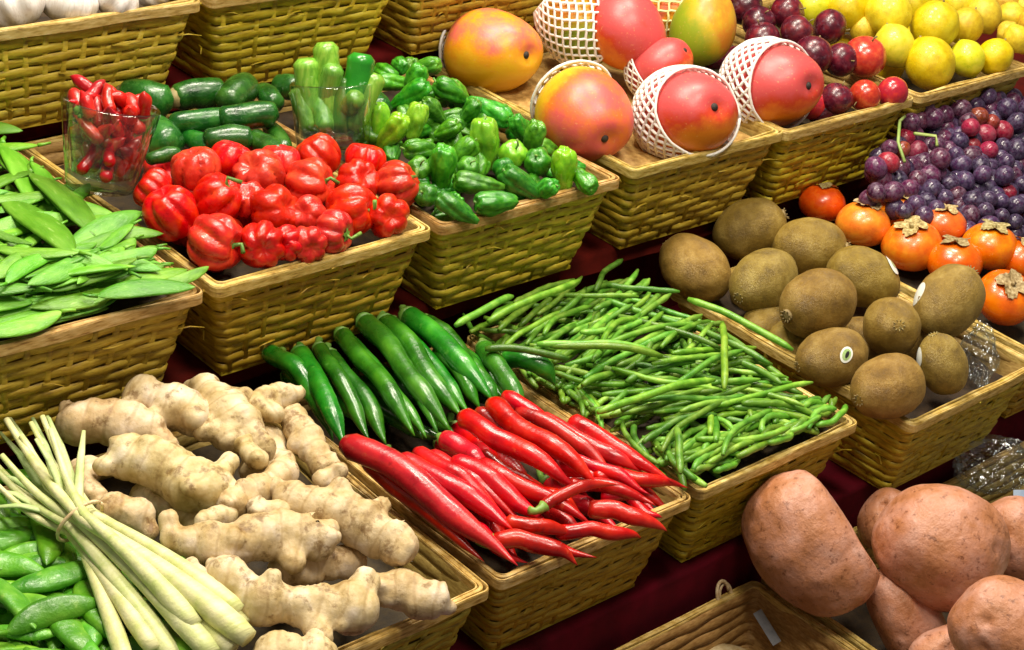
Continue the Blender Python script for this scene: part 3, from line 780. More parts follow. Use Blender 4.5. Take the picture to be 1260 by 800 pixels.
# beans
bean_group = 'green beans heaped in the basket'
def bean(P, d, L, tilt, seed, lab):
    d = Vector(d).normalized(); h = d*L/2+Vector((0,0,tilt))
    r = rnd(.0105, .0138)
    pr = lambda t: r*min(1, .62+6*t, .45+6*(1-t))*(1+.11*math.sin(t*34+seed))
    side = d.cross(Vector((0,0,1)))
    long_thing('green_bean', P-h, P+h, pr, 'green_bean', 12, 8, side*rnd(-.04,.04)+Vector((0,0,rnd(-.01,.02))), .015, 0, seed, label=lab, cat='bean', group=bean_group)
bxl = x3+P3
BEAN = 'thin green bean heaped with many others in the bean basket'
NB = 225
for i in range(NB):
    lay = i/NB
    u, v = rnd(.01, .95), rnd(.03, 1.03)
    x = bxl+u*P3; y = y3+v*BD*P3
    hz = z3+.015 + .10*math.sin(math.pi*min(1, max(0, u)))**.3*math.sin(math.pi*(.14+.72*min(v, 1)))**.4 + .07*v + (lay-1)*.10 + rnd(-.012,.012)
    P = Vector((x, y, hz))
    q = random.random()
    if v > .52 and u < .8: ang = R(rnd(18, 46)) if q < .88 else R(rnd(-20, 20))
    else: ang = R(rnd(-12, 14)) if q < .5 else R(rnd(15, 55)) if q < .80 else R(rnd(75, 105)) if q < .88 else R(rnd(-40, -10))
    d = img_dir(P, ang).normalized()
    L = rnd(.34, .54)
    for _ in range(6):
        ok = all(bxl-.04 < (P+s*d*L/2).x < bxl+.89 and y3+.01 < (P+s*d*L/2).y < y3+1.37*P3 for s in (-1, 1))
        if ok: break
        L *= .86
        P = P.lerp(Vector((bxl+.48, y3+.68, P.z)), .10)
    bean(P, d, max(L, .18), rnd(-.025, .025), i, BEAN)
for i in range(74):      # short ones filling the edges
    if i < 52: u, v, ang, L = rnd(.10, .86), (rnd(.03, .10) if i < 36 else rnd(.08, .2)), R(rnd(15, 38)), rnd(.16, .26)
    else: u, v, ang, L = rnd(.01, .06), rnd(.08, .95), R(rnd(120, 145)), rnd(.2, .32)
    P = Vector((bxl+u*P3, y3+v*BD*P3, z3+.03+rnd(0, .035))); d = img_dir(P, ang).normalized()
    bean(P, d, L, rnd(-.01, .01), 500+i, BEAN)
for ax, ay, bx_, by, lab in ((846,372,976,436,'long green bean lying on the rim below the first kiwi'), (888,402,892,482,'green bean standing out upright across the middle of the heap'),
                        (660,428,800,436,'straight pale bean on the left of the heap'), (676,430,815,441,'long pale bean level across the centre of the heap'),
                        (596,434,700,446,'green bean reaching towards the stubby green chilli'), (832,532,836,586,'short bean pointing down beside the red chilli tip'),
                        (560,405,632,368,'green bean at the back left, against the pepper basket'), (600,400,712,350,'long bean rising along the back of the heap'), (735,512,880,470,'long thin bean slanting across the front of the heap')):
    P0 = at(ax, ay, z3+.13, .1, y3); P1 = at(bx_, by, z3+.13, .1, y3); P0.z += .015; P1.z += .015
    r = .0145; pr = lambda t: r*min(1, .62+6*t, .45+6*(1-t))
    long_thing('green_bean', P0, P1, pr, 'green_bean', 14, 9, (0,0,.015), .012, 0, ax, label=lab, cat='bean', group=bean_group)

# courgettes (dark, in the back of the red pepper basket)
def courg_prof(r):
    return lambda t: r*min(1, (.30+t*9), (.18+(1-t)*7))**.7*(1-.1*math.cos(t*5))
court = [
 (148,118,212,128,20,.06,'dark courgette with its pale cut end facing left'),
 (212,122,278,114,18,.05,'dark courgette in the back row, between the cut one and the round end'),
 (276,130,306,106,19,.07,'courgette showing its round end beneath the top basket'),
 (208,153,290,149,14,.07,'slim courgette left of the longest glossy one'),
 (268,146,342,144,16,.09,'longest glossy dark courgette lying level'),
 (166,150,214,186,22,.03,'dark courgette just right of the glass of red chillies'),
 (250,172,312,172,15,.06,'courgette behind the shiny red pepper'),
 (312,168,344,196,13,.05,'courgette slanting down beside the second glass'),
 (180,198,222,192,9,.06,'thin lighter courgette tip above the red peppers'),
 (322,112,340,132,13,.04,'small courgette with a stalk, behind the second glass'),
 (340,104,366,112,15,.04,'courgette end peeping out left of the second glass'),
 (330,156,352,190,11,.02,'small courgette in the dark gap left of the second glass'),
 (452,120,470,140,15,.03,'courgette end peeping out right of the second glass'),
 (225,168,262,186,13,.02,'courgette lying low behind the red heap'),
]
for i, (ax, ay, bx_, by, hw, dz, lab) in enumerate(court):
    P0 = at(ax, ay, .09+dz); P1 = at(bx_, by, .09+dz); r = hw/ppu(P0)
    long_thing('courgette', P0, P1, courg_prof(r), 'dark_squash', 18, 18, (0,0,.01), .01, .04, 120+i, (.035, .014) if i in (5, 9, 11) else (.012, .03) if i in (0, 1) else None, 'stem_dry', label=lab, cat='courgette', group='dark courgettes behind the red peppers')

# ------------------------------------------------------------------ glasses
def tumbler(P, aim, Rt, Rb, H, label):
    o = empty('glass_tumbler', P, quat_z(aim)); tag(o, label, 'glass')
    th = .014; n = 40; V, F = [], []
    prof = [(0, 0), (Rb*.8, 0), (Rb*.97, .008), (Rb, .03), (Rt, H-.008), (Rt-th*.5, H), (Rt-th, H-.008), (Rb-th, .06), (Rb*.7, .05), (0, .05)]
    for (r, z) in prof[1:-1]:
        for j in range(n): a = 2*math.pi*j/n; V.append(Vector((r*math.cos(a), r*math.sin(a), z)))
    m = len(prof)-2
    for i in range(m-1):
        for j in range(n): F.append((i*n+j, i*n+(j+1) % n, (i+1)*n+(j+1) % n, (i+1)*n+j))
    V.append(Vector((0,0,0))); V.append(Vector((0,0,.05)))
    for j in range(n):
        F.append((len(V)-2, (j+1) % n, j)); F.append((len(V)-1, (m-1)*n+j, (m-1)*n+(j+1) % n))
    obj('tumbler', mesh('tumbler', V, F), 'clear_glass', o)
    return o

P = at(122, 232, .10); aim = (AX_U*1.0 + AX_R*.22 + TOC*.30).normalized(); s_ = ppu(P)
Rt, Rb, Hg = 60/s_, 43/s_, 108/s_
tumbler(P, aim, Rt, Rb, Hg, 'clear glass tumbler leaning on the pepper rim, full of small red chillies')
ax1 = aim.cross(AX_R).normalized(); ax2 = ax1.cross(aim).normalized()
for i in range(66):
    a = rnd(0, 6.28); rr = math.sqrt(random.random()); hh = .05+.86*(i/66)*Hg
    Rr = (Rb+(Rt-Rb)*hh/Hg)-.045
    c = P + aim*(hh+.03) + (ax1*math.cos(a)+ax2*math.sin(a))*Rr*rr
    up = i > 54
    d = (aim*rnd(.2, 1.2) + ax1*rnd(-1,1)+ax2*rnd(-1,1)).normalized()
    L = rnd(.05, .075)
    if (c+d*L-P).dot(aim) < .05 or (c-d*L-P).dot(aim) < .06: c = c+aim*.05
    long_thing('small_chili', c-d*L, c+d*L, chili_prof(rnd(.022,.028), .1), 'red_chili', 12, 10, (0,0,.008), .008, .05, 160+i, (.03, .006) if up and i % 2 == 0 else None,
               label='short red chilli packed in the glass tumbler beside the courgettes', cat='chilli', group='small red chillies in the glass')
P = at(410, 186, .05); aim = Vector((0,.0,1)); s_ = ppu(P)
aim = (AX_U + TOC*.25 + AX_R*.0).normalized()
Rt, Rb, Hg = 51/s_, 45/s_, 84/s_
tumbler(P, aim, Rt, Rb, Hg, 'clear glass tumbler standing upright, holding light green courgettes')
ax1 = aim.cross(AX_R).normalized(); ax2 = ax1.cross(aim).normalized()
sticks = [ # top px, top py, bottom offset (right, depth), half width px
 (400,52,-.01,.0,13,'light green baby courgette standing tallest in the glass'),
 (376,72,-.08,-.02,13,'light green baby courgette at the left of the glass'),
 (412,80,-.06,-.04,11,'lime baby courgette slanting to the right in the glass'),
 (446,66,.07,.0,14,'darker green baby courgette at the right of the glass'),
 (424,96,.03,.03,12,'short baby courgette in the shaded middle of the glass'),
 (464,92,.09,.03,11,'baby courgette leaning out at the right back of the glass'),
 (366,108,-.09,.02,11,'green baby courgette pressed against the left side of the glass'),
 (440,118,.0,-.08,10,'thin baby courgette slanting behind the front of the glass'),
 (390,100,-.02,.05,11,'baby courgette hidden in the centre of the glass'),
]
for i, (tx, ty, ox, oy, hw, lab) in enumerate(sticks):
    base = P + aim*.085 + AX_R*ox - ax1*oy*1.0
    mid = P + aim*Hg
    d = ray(tx, ty); n_ = TOC  # top point on the upright plane through the glass
    t = ((mid - n_*oy - CAM).dot(n_))/d.dot(n_); top = CAM+d*t
    r = 1.22*hw/s_
    pr = lambda t, r=r: r*min(1, (.5+t*9), (.55+(1-t)*6))**.7
    if (base-P-aim*(base-P).dot(aim)).length > Rb-.02-r: 
        v = (base-P-aim*(base-P).dot(aim)); base = base - v + v.normalized()*max(0,(Rb-.02-r))
    o = long_thing('baby_courgette', top, base, pr, 'light_squash' if i not in (3, 4) else 'green_pepper', 16, 14, (0,0,0), .005, .03, 200+i, None, label=lab, cat='courgette', group='light green courgettes in the glass')

# ------------------------------------------------------------------ flat pods
def pod_mesh(name, L, w, t, curv, seeds, seed, fat=0.0):
    nu, nv = 22, 14; V, F = [], []
    for i in range(nu+1):
        u = -1+2*i/nu
        s = max(0.0, 1-abs(u)**2.3)**.72
        for j in range(nv):
            a = 2*math.pi*j/nv; cy, sz = math.cos(a), math.sin(a)
            y = w/2*s*cy*(1-.12*u) + curv*(1-u*u)*L
            bumps = 1+.22*max(0, math.cos(u*math.pi*seeds))*(1-cy*cy)*(1 if abs(u) < .8 else 0)
            z = (t/2*s**.7*(abs(sz)**.8)*math.copysign(1, sz))*(bumps if fat == 0 else 1+.12*math.cos(u*math.pi*seeds))
            v = Vector((L/2*u, y, z+.02*math.sin(u*2.2+seed)*L+.10*curv*L*u*u))
            V.append(v)
    for i in range(nu):
        for j in range(nv): F.append((i*nv+j, i*nv+(j+1) % nv, (i+1)*nv+(j+1) % nv, (i+1)*nv+j))
    st = tube([(-L/2+.005, 0, .02*math.sin(-2.2+seed)*L+.1*curv*L), (-L/2-.03, .006, .02*math.sin(-2.2+seed)*L+.1*curv*L), (-L/2-.055, .018, .02*math.sin(-2.2+seed)*L+.004)], [.010, .007, .006], 6)
    return mesh(name, *join((V, F), st))
SNOW = [pod_mesh('snow_pea', .42, w*.98, .022, c, 3.5, s) for s, (w, c) in enumerate(((.10,.05),(.085,-.06),(.11,.03),(.09,.08),(.075,-.03)))]
SUG = [pod_mesh('sugar_pea', .31, w*1.25, .040, c, 3.5, s, 1.0) for s, (w, c) in enumerate(((.07,.09),(.065,-.10),(.075,.05),(.06,.12)))]

def pod(name, me, mat, P, d, nrm, sc, label, group, cat='pea pod'):
    o = obj(name, me, mat, loc=P, rot=quat(d, nrm)); o.scale = (sc,)*3
    tag(o, label, cat, group); return o
snow_group = 'snow pea pods heaped in the basket'
for i in range(150):
    u, v = rnd(.10, .86), rnd(.10, .97); lay = i/150
    if i > 125: v = rnd(.09, .25)
    P = Vector((-1+u, v*BD, -.01+.09*math.sin(math.pi*u)**.4+.07*v+.07*(lay-1)+.025+rnd(-.015,.02)))
    q = random.random()
    d = img_dir(P, R(rnd(-10, 40)) if q < .55 or v < .3 else R(rnd(110, 150))).normalized()
    nrm = Vector((rnd(-.5,.5), rnd(-.8,.2), 1))
    if min((P+d*.21).y, (P-d*.21).y) < .02: P.y += .02-min((P+d*.21).y, (P-d*.21).y)
    pod('snow_pea', random.choice(SNOW), 'snow_pea', P, d*random.choice((-1,1)), nrm, rnd(.62, .84), 'flat green snow pea pod among many others in the snow pea basket', snow_group)
for i in range(26):
    P = Vector((-1+rnd(.16, .84), rnd(.03, .20), rnd(.0, .055))); d = img_dir(P, R(rnd(4, 24))).normalized()
    d = Vector((d.x, d.y*.35, 0))
    pod('snow_pea', random.choice(SNOW), 'snow_pea', P, d*random.choice((-1,1)), Vector((rnd(-.4,.4), rnd(-.9,.0), 1)), rnd(.6, .78), 'flat green snow pea pod among many others in the snow pea basket', snow_group)
snow_special = [
 (84,316,172,264,.10,(-.1,-.5,1),'broad snow pea pod rising to the right below the glass'),
 (196,350,256,328,.06,(0,-.6,1),'snow pea pod hanging over the front right corner of its basket'),
 (122,364,238,352,.07,(0,-.3,1),'long snow pea pod lying along the front rim'),
 (62,356,150,334,.09,(0,-.5,1),'snow pea pod just above the long one on the rim'),
 (40,214,116,286,.12,(.3,-.3,1),'long snow pea pod slanting down from the upper left'),
 (4,178,42,250,.11,(.5,-.2,1),'narrow snow pea pod edge on, at the left border'),
 (2,238,86,318,.13,(.2,.9,1),'thin snow pea pod seen on edge, crossing the heap'),
 (-4,342,48,308,.12,(0,-.6,1),'snow pea pod pointing up at the far left'),
 (8,350,72,312,.13,(.2,-.4,1),'pale snow pea pod in front of the thin edge on one'),
 (-20,280,40,300,.12,(0,-.5,1),'wide pale snow pea pod at the left border'),
 (60,378,130,372,.03,(0,-.8,1),'snow pea pod half under the front of the heap'),
 (100,336,190,318,.06,(.1,-.5,1),'snow pea pod behind the right front corner'),
]
for ax, ay, bx_, by, z, nrm, lab in snow_special:
    P0, P1 = at(ax, ay, z), at(bx_, by, z)
    pod('snow_pea', random.choice(SNOW), 'snow_pea', (P0+P1)/2, P1-P0, nrm, (P1-P0).length/.40, lab, snow_group)
pea_group = 'sugar snap pods heaped in the basket'
xp = x3-2*P3
for i in range(110):
    u, v = rnd(.35, .95), rnd(.10, .97); lay = i/110
    P = Vector((xp+u*P3, y3+v*BD*P3, z3+.02+.05*math.sin(math.pi*u)+.06*v+.08*(lay-1)+.03+rnd(-.02,.03)))
    q = random.random()
    d = img_dir(P, R(rnd(-15, 25)) if q < .6 else R(rnd(100, 140)))
    pod('sugar_pea', random.choice(SUG), 'sugar_pea', P, d*random.choice((-1,1)), Vector((rnd(-.8,.8), rnd(-.9,.4), 1)), rnd(.85, 1.1), 'plump green sugar snap pod among many others under the lemongrass', pea_group)
for ax, ay, bx_, by, z, lab in ((10,702,84,694,.12,'wide sugar snap pod lying level at the left border'), (108,706,150,790,.11,'sugar snap pod hanging down beside the lemongrass stalks'),
                           (82,716,112,800,.10,'sugar snap pod standing on end left of the lemongrass'), (-4,770,72,778,.11,'sugar snap pod lying level in the lower left corner'), (20,650,72,664,.12,'sugar snap pod below the lemongrass tie')):
    P0, P1 = at(ax, ay, z3+z), at(bx_, by, z3+z)
    pod('sugar_pea', random.choice(SUG), 'sugar_pea', (P0+P1)/2, P1-P0, (.1,-.4,1), (P1-P0).length/.29, lab, pea_group)

# ------------------------------------------------------------------ ginger
def remesh_union(parts, voxel, smooth=5):
    V, F = join(*parts)
    me = mesh('tmp', V, F); o = obj('tmp', me)
    m = o.modifiers.new('r', 'REMESH'); m.mode = 'VOXEL'; m.voxel_size = voxel
    if smooth:
        s = o.modifiers.new('s', 'SMOOTH'); s.iterations = smooth; s.factor = .5
    dg = bpy.context.evaluated_depsgraph_get(); dg.update()
    out = bpy.data.meshes.new_from_object(o.evaluated_get(dg))
    bpy.data.objects.remove(o); bpy.data.meshes.remove(me)
    out.polygons.foreach_set('use_smooth', [True]*len(out.polygons))
    return out

def ginger(nodes, knobs, dz, label, seed, slope=.13):
    rg = random.Random(seed)
    pts = [at(px, py, z3+.06+dz, slope, y3) for px, py, r in nodes]
    rad = [1.0*r/ppu(p) for p, (_, _, r) in zip(pts, nodes)]
    ctr = sum(pts, Vector())/len(pts)
    q = quat(pts[-1]-pts[0] if len(pts) > 1 else AX_R, (0,0,1)); qi = q.inverted()
    parts = []
    def add_ball(c, r, st=1.0, dirn=None):
        v, f = blob(ell(r, r, r*st), 12, 16)
        if dirn: qq = quat_z(dirn); v = [qq @ w for w in v]
        parts.append(([qi @ (w+c-ctr) for w in v], f))
    for i in range(len(pts)):
        add_ball(pts[i], rad[i])
        if i+1 < len(pts):
            n = max(2, int((pts[i+1]-pts[i]).length/(min(rad[i], rad[i+1])*.55)))
            for k in range(1, n):
                t = k/n; bulg = 1+.10*math.cos(t*2*math.pi*2)
                c = pts[i].lerp(pts[i+1], t)+Vector((rg.uniform(-1,1), rg.uniform(-1,1), rg.uniform(-1,1)))*rad[i]*.14
                add_ball(c, (rad[i]*(1-t)+rad[i+1]*t)*rg.uniform(.86, 1.05)*bulg*.96)
    for k in range(1+len(pts)):
        i = rg.randrange(len(pts)); c = pts[i]; dv = Vector((rg.uniform(-1,1), rg.uniform(-1,1), rg.uniform(-.2,.9))).normalized()
        rr = rad[i]*rg.uniform(.38, .62)
        add_ball(c+dv*rad[i]*rg.uniform(.55, .85), rr, rg.uniform(1, 1.5), dv)
    for (px, py, r, up) in knobs:
        c = at(px, py, z3+.06+dz+up, slope, y3); rr = r/ppu(c)
        near = min(pts, key=lambda p: (p-c).length)
        for k in range(4):
            add_ball(near.lerp(c, k/3*.9+.1), rr*(1.15-.25*k/3))
    me = remesh_union(parts, .0095, 3)
    for v in me.vertices:
        n = v.normal.copy(); p = v.co
        ring = math.sin(p.x*85+3.0*noise.noise(p*6+Vector((seed,0,0))))
        d = .016*noise.noise(p*6+Vector((seed,3,0))) + .008*noise.noise(p*14+Vector((0,seed,0))) + .002*noise.noise(p*38+Vector((0,seed,0))) - .0022*max(0, abs(ring)-.8)*5
        v.co = p + n*d
    me.update()
    o = obj('ginger_root', me, 'ginger_skin', loc=ctr, rot=q); me.name = 'ginger_root'
    tag(o, label, 'ginger', 'ginger roots in the basket')
ginger([(96,520,27),(140,522,30),(178,530,26)], [(205,548,16,0)], .05, 'smooth ginger root at the far left, above the lemongrass tips', 1)
ginger([(176,488,26),(214,502,29),(238,512,26)], [(190,515,14,0)], .08, 'rounded ginger root at the top left of the heap below the snow pea basket', 2)
ginger([(252,478,20),(268,500,28),(290,525,34),(318,548,22)], [(252,530,16,.02),(300,490,16,.03)], .07, 'knobbly dark scarred ginger root at the top of the heap', 3)
ginger([(158,562,28),(205,576,34),(262,602,30)], [(234,598,13,.06),(282,568,14,.03),(128,572,14,0)], .10, 'large pink tinged ginger root in the middle left with a small bud', 4)
ginger([(318,500,20),(345,488,19),(366,484,13)], [(338,508,12,.02)], .08, 'small ginger root pointing right towards the green chillies', 5)
ginger([(362,516,19),(378,542,22),(398,574,18)], [(362,545,13,.0)], .05, 'ginger root sloping down beside the bent green chilli', 6)
ginger([(140,628,23),(166,636,24)], [(184,655,14,-.02)], .05, 'small ringed ginger root above the lemongrass bundle', 7)
ginger([(212,664,17),(262,670,30),(310,664,30),(350,656,31),(388,662,27)], [(208,640,13,.03),(360,690,20,-.02)], .12, 'long horizontal ginger root in the centre of the heap', 8)
ginger([(288,620,22),(318,600,22),(348,582,20)], [(300,598,12,.04),(352,566,14,.0)], .10, 'ginger root with short fingers rising towards the red chillies', 9)
ginger([(362,616,28),(404,630,32),(448,645,34),(492,672,26)], [(418,600,18,.05),(470,622,16,.03),(340,600,15,0)], .11, 'broad branching ginger root beside the longest red chilli', 10)
ginger([(278,712,30),(322,738,32),(372,745,28),(432,748,34)], [(450,715,20,.02),(395,785,18,-.02)], .12, 'long branching ginger root at the front beside the lemongrass ends', 11)
ginger([(452,722,22),(492,726,27),(530,738,24)], [(552,748,12,-.02)], .05, 'rough ginger root in the front right corner of its basket', 12)
ginger([(340,808,30),(390,812,28)], [], .08, 'ginger root cut off by the bottom border', 13)
ginger([(108,578,18),(100,600,20),(118,612,16)], [], .03, 'small pale ginger root half hidden behind the lemongrass leaves', 14)
ginger([(215,615,24),(180,612,24),(240,640,24)], [], -.02, 'dark yellowish ginger root sunk in the gap below the pink tinged one', 15)
ginger([(330,545,24),(345,575,22),(315,575,22)], [], .0, 'ginger root deep behind the short fingered one', 16)
ginger([(430,690,24),(380,700,24),(350,700,22)], [], .0, 'ginger root in shadow beneath the broad branching one', 17)

ginger([(318,622,15),(342,628,16)], [], .13, 'little ginger knob lying between the central roots', 18)
ginger([(398,588,14),(418,578,13)], [], .12, 'little ginger piece beside the middle of the longest red chilli', 19)
ginger([(252,640,15),(278,634,14)], [], .10, 'little ginger piece below the pink tinged root', 20)
ginger([(232,702,15),(250,716,14)], [], .12, 'little ginger knob touching the lemongrass stalks', 21)
ginger([(300,548,14),(316,566,14)], [], .12, 'little ginger piece right below the scarred root at the top', 22)

# ------------------------------------------------------------------ lemongrass
lg = empty('lemongrass_bundle', at(110, 640, z3+.22)); tag(lg, 'tied bundle of pale lemongrass laid across the peas and ginger', 'lemongrass')
lp = Vector(lg.location)
def lgp(px, py, z): return at(px, py, z3+z)-lp
stalks = [ # leaf tip, tie point, bulb end, tie height, end height, r
 ((-25,548),(92,652),(160,830),.20,.10,11), ((-20,562),(86,646),(215,812),.24,.12,13), ((2,560),(98,642),(262,806),.26,.16,14),
 ((8,516),(104,640),(306,786),.29,.19,16), ((38,520),(112,632),(296,752),.27,.20,12), ((62,528),(104,634),(240,770),.30,.20,13),
 ((-10,590),(84,654),(190,800),.20,.14,12), ((26,536),(108,636),(285,800),.24,.15,14), ((52,512),(112,630),(300,770),.25,.17,13)]
for i, (a, b, c, zt, ze, r) in enumerate(stalks):
    A, Bp, C = lgp(a[0], a[1], zt+.03+.01*i), lgp(b[0], b[1], zt), lgp(c[0], c[1], ze)
    path = []
    for k in range(9): path.append(A.lerp(Bp, k/8)+Vector((0,0,-.03*math.sin(k/8*math.pi))))
    for k in range(1, 15): path.append(Bp.lerp(C, k/14)+Vector((0,0,.02*math.sin(k/14*math.pi))))
    rr = 1.12*r/ppu(C+lp); n = len(path)
    rad = [rr*(.25+.25*(k/8)) for k in range(9)] + [rr*(.5+.5*min(1, (k/11)**1.2))*(1 if k < 12 else (.98 if k == 12 else .93 if k == 13 else .75)) for k in range(1, 15)]
    obj('stalk', mesh('stalk', *tube(path, rad, 14, .9)), 'lemongrass', lg)
tips = [((12,514),(60,600)),((40,514),(72,598)),((58,512),(92,600)),((60,514),(84,590)),((103,530),(96,610)),((0,532),(50,600)),((-20,600),(60,630)),((-30,575),(64,618)),((44,540),(78,606)),((-20,625),(70,632))]
for i, (a, b) in enumerate(tips):
    zz = .30+.012*i if a[0] > 0 else .22
    A, Bp = lgp(*a, zz), lgp(*b, .27 if a[0] > 0 else .22); m = A.lerp(Bp, .5)+Vector((0,0,.02))
    E_ = lgp(106, 638, .255)
    obj('leaf', mesh('leaf', *tube([A, m, Bp, Bp.lerp(E_, .6), E_], [.006, .012, .016, .02, .02], 8, .45)), 'lemongrass_leaf', lg)
c0, c1 = lgp(112, 628, .275), lgp(84, 654, .215); axis = (lgp(200,720,.2)-lgp(60,600,.27)).normalized()
cc = (c0+c1)/2; hw = (c0-c1).length/2+.035; e1 = (c0-c1).normalized(); e2 = axis.cross(e1).normalized()
L = [cc + e1*math.cos(a*math.pi/12)*hw + e2*math.sin(a*math.pi/12)*.06 + axis*.004*a/24 for a in range(25)]
obj('tie', mesh('tie', *tube(L, .006, 6)), 'cane_tie', lg)

# ------------------------------------------------------------------ round fruit
def fruit_mesh(name, a, b, c, dimple=.0, seed=0, wob=.03, nu=22, nv=32, tip=0.0, p=1.0):
    def fn(t, ph):
        s = math.sin(t)**p if 0 < t < math.pi else 0
        v = Vector((a*s*math.cos(ph), b*s*math.sin(ph), c*math.cos(t)))
        if dimple: v.z -= dimple*math.exp(-(s/.3)**2)*(1 if t < 1.57 else -.5)
        if tip: v.z += tip*math.exp(-(s/.22)**2)*(-1 if t > 1.57 else .45)
        return v*(1+wob*noise.noise(v*1.4+Vector((seed, 0, 0)))+wob*.4*noise.noise(v*3.5+Vector((0, seed, 0))))
    return mesh(name, *blob(fn, nu, nv))

KW = [fruit_mesh('flesh', .86, .82, 1.06, -.02, s, .05, 24, 34, 0, .86) for s in range(4)]
def kiwi_end(seed):
    parts = [tube([(0,0,1.03), (0,0,1.085), (0,0,1.10)], [.17, .14, .05], 12)]
    for k in range(9):
        a = k*.7; parts.append(tube([(.10*math.cos(a), .10*math.sin(a), 1.06), (.17*math.cos(a), .17*math.sin(a), 1.13)], [.03, .012], 5))
    return mesh('stem_end', *join(*parts))
KE = kiwi_end(0)
kz = z3
kiwis = [ # px, py, size, z, aim, label
 (855,330,86,.16,(-.4,.35,-.3),'kiwi at the far left of the pile, beside the beans'),
 (923,282,80,.18,(.8,.35,.1),'kiwi at the very back left of the pile'),
 (996,306,82,.17,(.8,.0,.3),'kiwi in the back row, just in front of the persimmons'),
 (940,346,84,.20,(-.75,-.45,.6),'kiwi in the left middle with its stem end turned to the lower left'),
 (1062,341,80,.18,(.75,-.4,.1),'kiwi with a pale sticker on its right end'),
 (1006,374,92,.24,(-.85,-.3,.55),'largest kiwi on top, lying sideways with its round end to the left'),
 (1097,402,80,.22,(-.02,.03,1),'kiwi facing the viewer end on in the middle of the pile'),
 (1168,371,88,.25,(.5,.6,-.2),'dark greenish kiwi tipped up at the right of the pile'),
 (1024,440,80,.13,(-.8,-.2,.2),'kiwi with a round white and black sticker on its side'),
 (1160,448,68,.16,(-.3,.8,.2),'kiwi at the right, below the tipped dark one'),
 (1093,476,88,.15,(-.8,-.3,.5),'kiwi lowest in the pile, right at the front corner of the basket'),
]
def sticker(parent, dirn, R1, R2, rad, mat, name='sticker', off=1.012, ell_axes=(.86,.82,1.06)):
    """thin paper label wrapped on the skin around a direction (parent's own axes)"""
    d = Vector(dirn).normalized(); u = d.orthogonal().normalized(); w = d.cross(u)
    V, F = [], []; n = 24
    for ring in range(4):
        for j in range(n):
            a = 2*math.pi*j/n; q = (d + u*math.cos(a)*R1*ring/3 + w*math.sin(a)*R2*ring/3).normalized()
            k = 1/math.sqrt(sum((q[i]/ell_axes[i])**2 for i in range(3)))
            V.append(q*k*off)
    for ring in range(3):
        for j in range(n): F.append((ring*n+j, ring*n+(j+1) % n, (ring+1)*n+(j+1) % n, (ring+1)*n+j))
    return obj(name, mesh(name, V, F), mat, parent)
for i, (px, py, d, dz, a, lab) in enumerate(kiwis):
    P = at(px, py, kz+dz-.05); r = d/ppu(P)/2/.93
    o = empty('kiwi_fruit', P, quat_z(cam_dir(*a), rnd(0, 6))); o.scale = (r,)*3
    tag(o, lab, 'kiwi', 'kiwi fruit piled in the basket')
    obj('flesh', random.choice(KW), 'kiwi_skin', o); obj('stem_end', KE, 'stem_dry', o)
    qi = o.rotation_quaternion.inverted()
    if 'black sticker' in lab:
        sticker(o, qi @ cam_dir(.32, .12, 1), .30, .22, 0, 'sticker_white', off=1.03)
        sticker(o, qi @ cam_dir(.32, .12, 1), .21, .15, 0, 'sticker_green', 'sticker_print', off=1.036)
        sticker(o, qi @ cam_dir(.34, .12, 1), .13, .06, 0, 'ink_black', 'sticker_mark', off=1.042)
    if 'pale sticker' in lab:
        st = sticker(o, qi @ cam_dir(.95, .45, .35), .42, .30, 0, 'sticker_white', off=1.03)
        sticker(o, qi @ cam_dir(.95, .45, .35), .16, .12, 0, 'sticker_green', 'sticker_mark', off=1.04)
    if 'tipped' in lab:
        sticker(o, qi @ cam_dir(-1, .25, .15), .40, .34, 0, 'sticker_white', off=1.03)
for i in range(9):
    P = Vector((x3+(2+rnd(.2,.8))*P3, y3+rnd(.25,1.1), kz-.02)); o = empty('kiwi_fruit', P, quat_z((rnd(-1,1), rnd(-1,1), rnd(-.3,.3)))); o.scale = (.135,)*3
    tag(o, 'kiwi mostly hidden in the bottom layer of the pile', 'kiwi', 'kiwi fruit piled in the basket')
    obj('flesh', random.choice(KW), 'kiwi_skin', o)

# persimmons
PS = [fruit_mesh('flesh', 1, 1, .80, .12, s, .04, 22, 36) for s in (40, 41, 42)]
def calyx_mesh(seed):
    rg = random.Random(seed); V, F = [], []; n = 48
    for ring in range(7):
        f = ring/6
        for j in range(n):
            a = 2*math.pi*j/n
            lob = .28+.28*abs(math.cos(2*a+.2))**.6+.05*rg.uniform(-1,1)
            r = .02+lob*f
            z = .80*math.sqrt(max(0, 1-min(r, .98)**2))+.02-.10*math.exp(-(r/.3)**2)+.16*f**2*(.6+.4*math.sin(a*3+seed))+.02*rg.uniform(-1,1)*f
            V.append(Vector((r*math.cos(a), r*math.sin(a), z)))
    for ring in range(6):
        for j in range(n): F.append((ring*n+j, ring*n+(j+1) % n, (ring+1)*n+(j+1) % n, (ring+1)*n+j))
    st = tube([(0,0,.66),(0,0,.78),(.02,0,.86)], [.09,.07,.08], 8)
    return mesh('calyx', *join((V, F), st))
CX = [calyx_mesh(s) for s in range(3)]
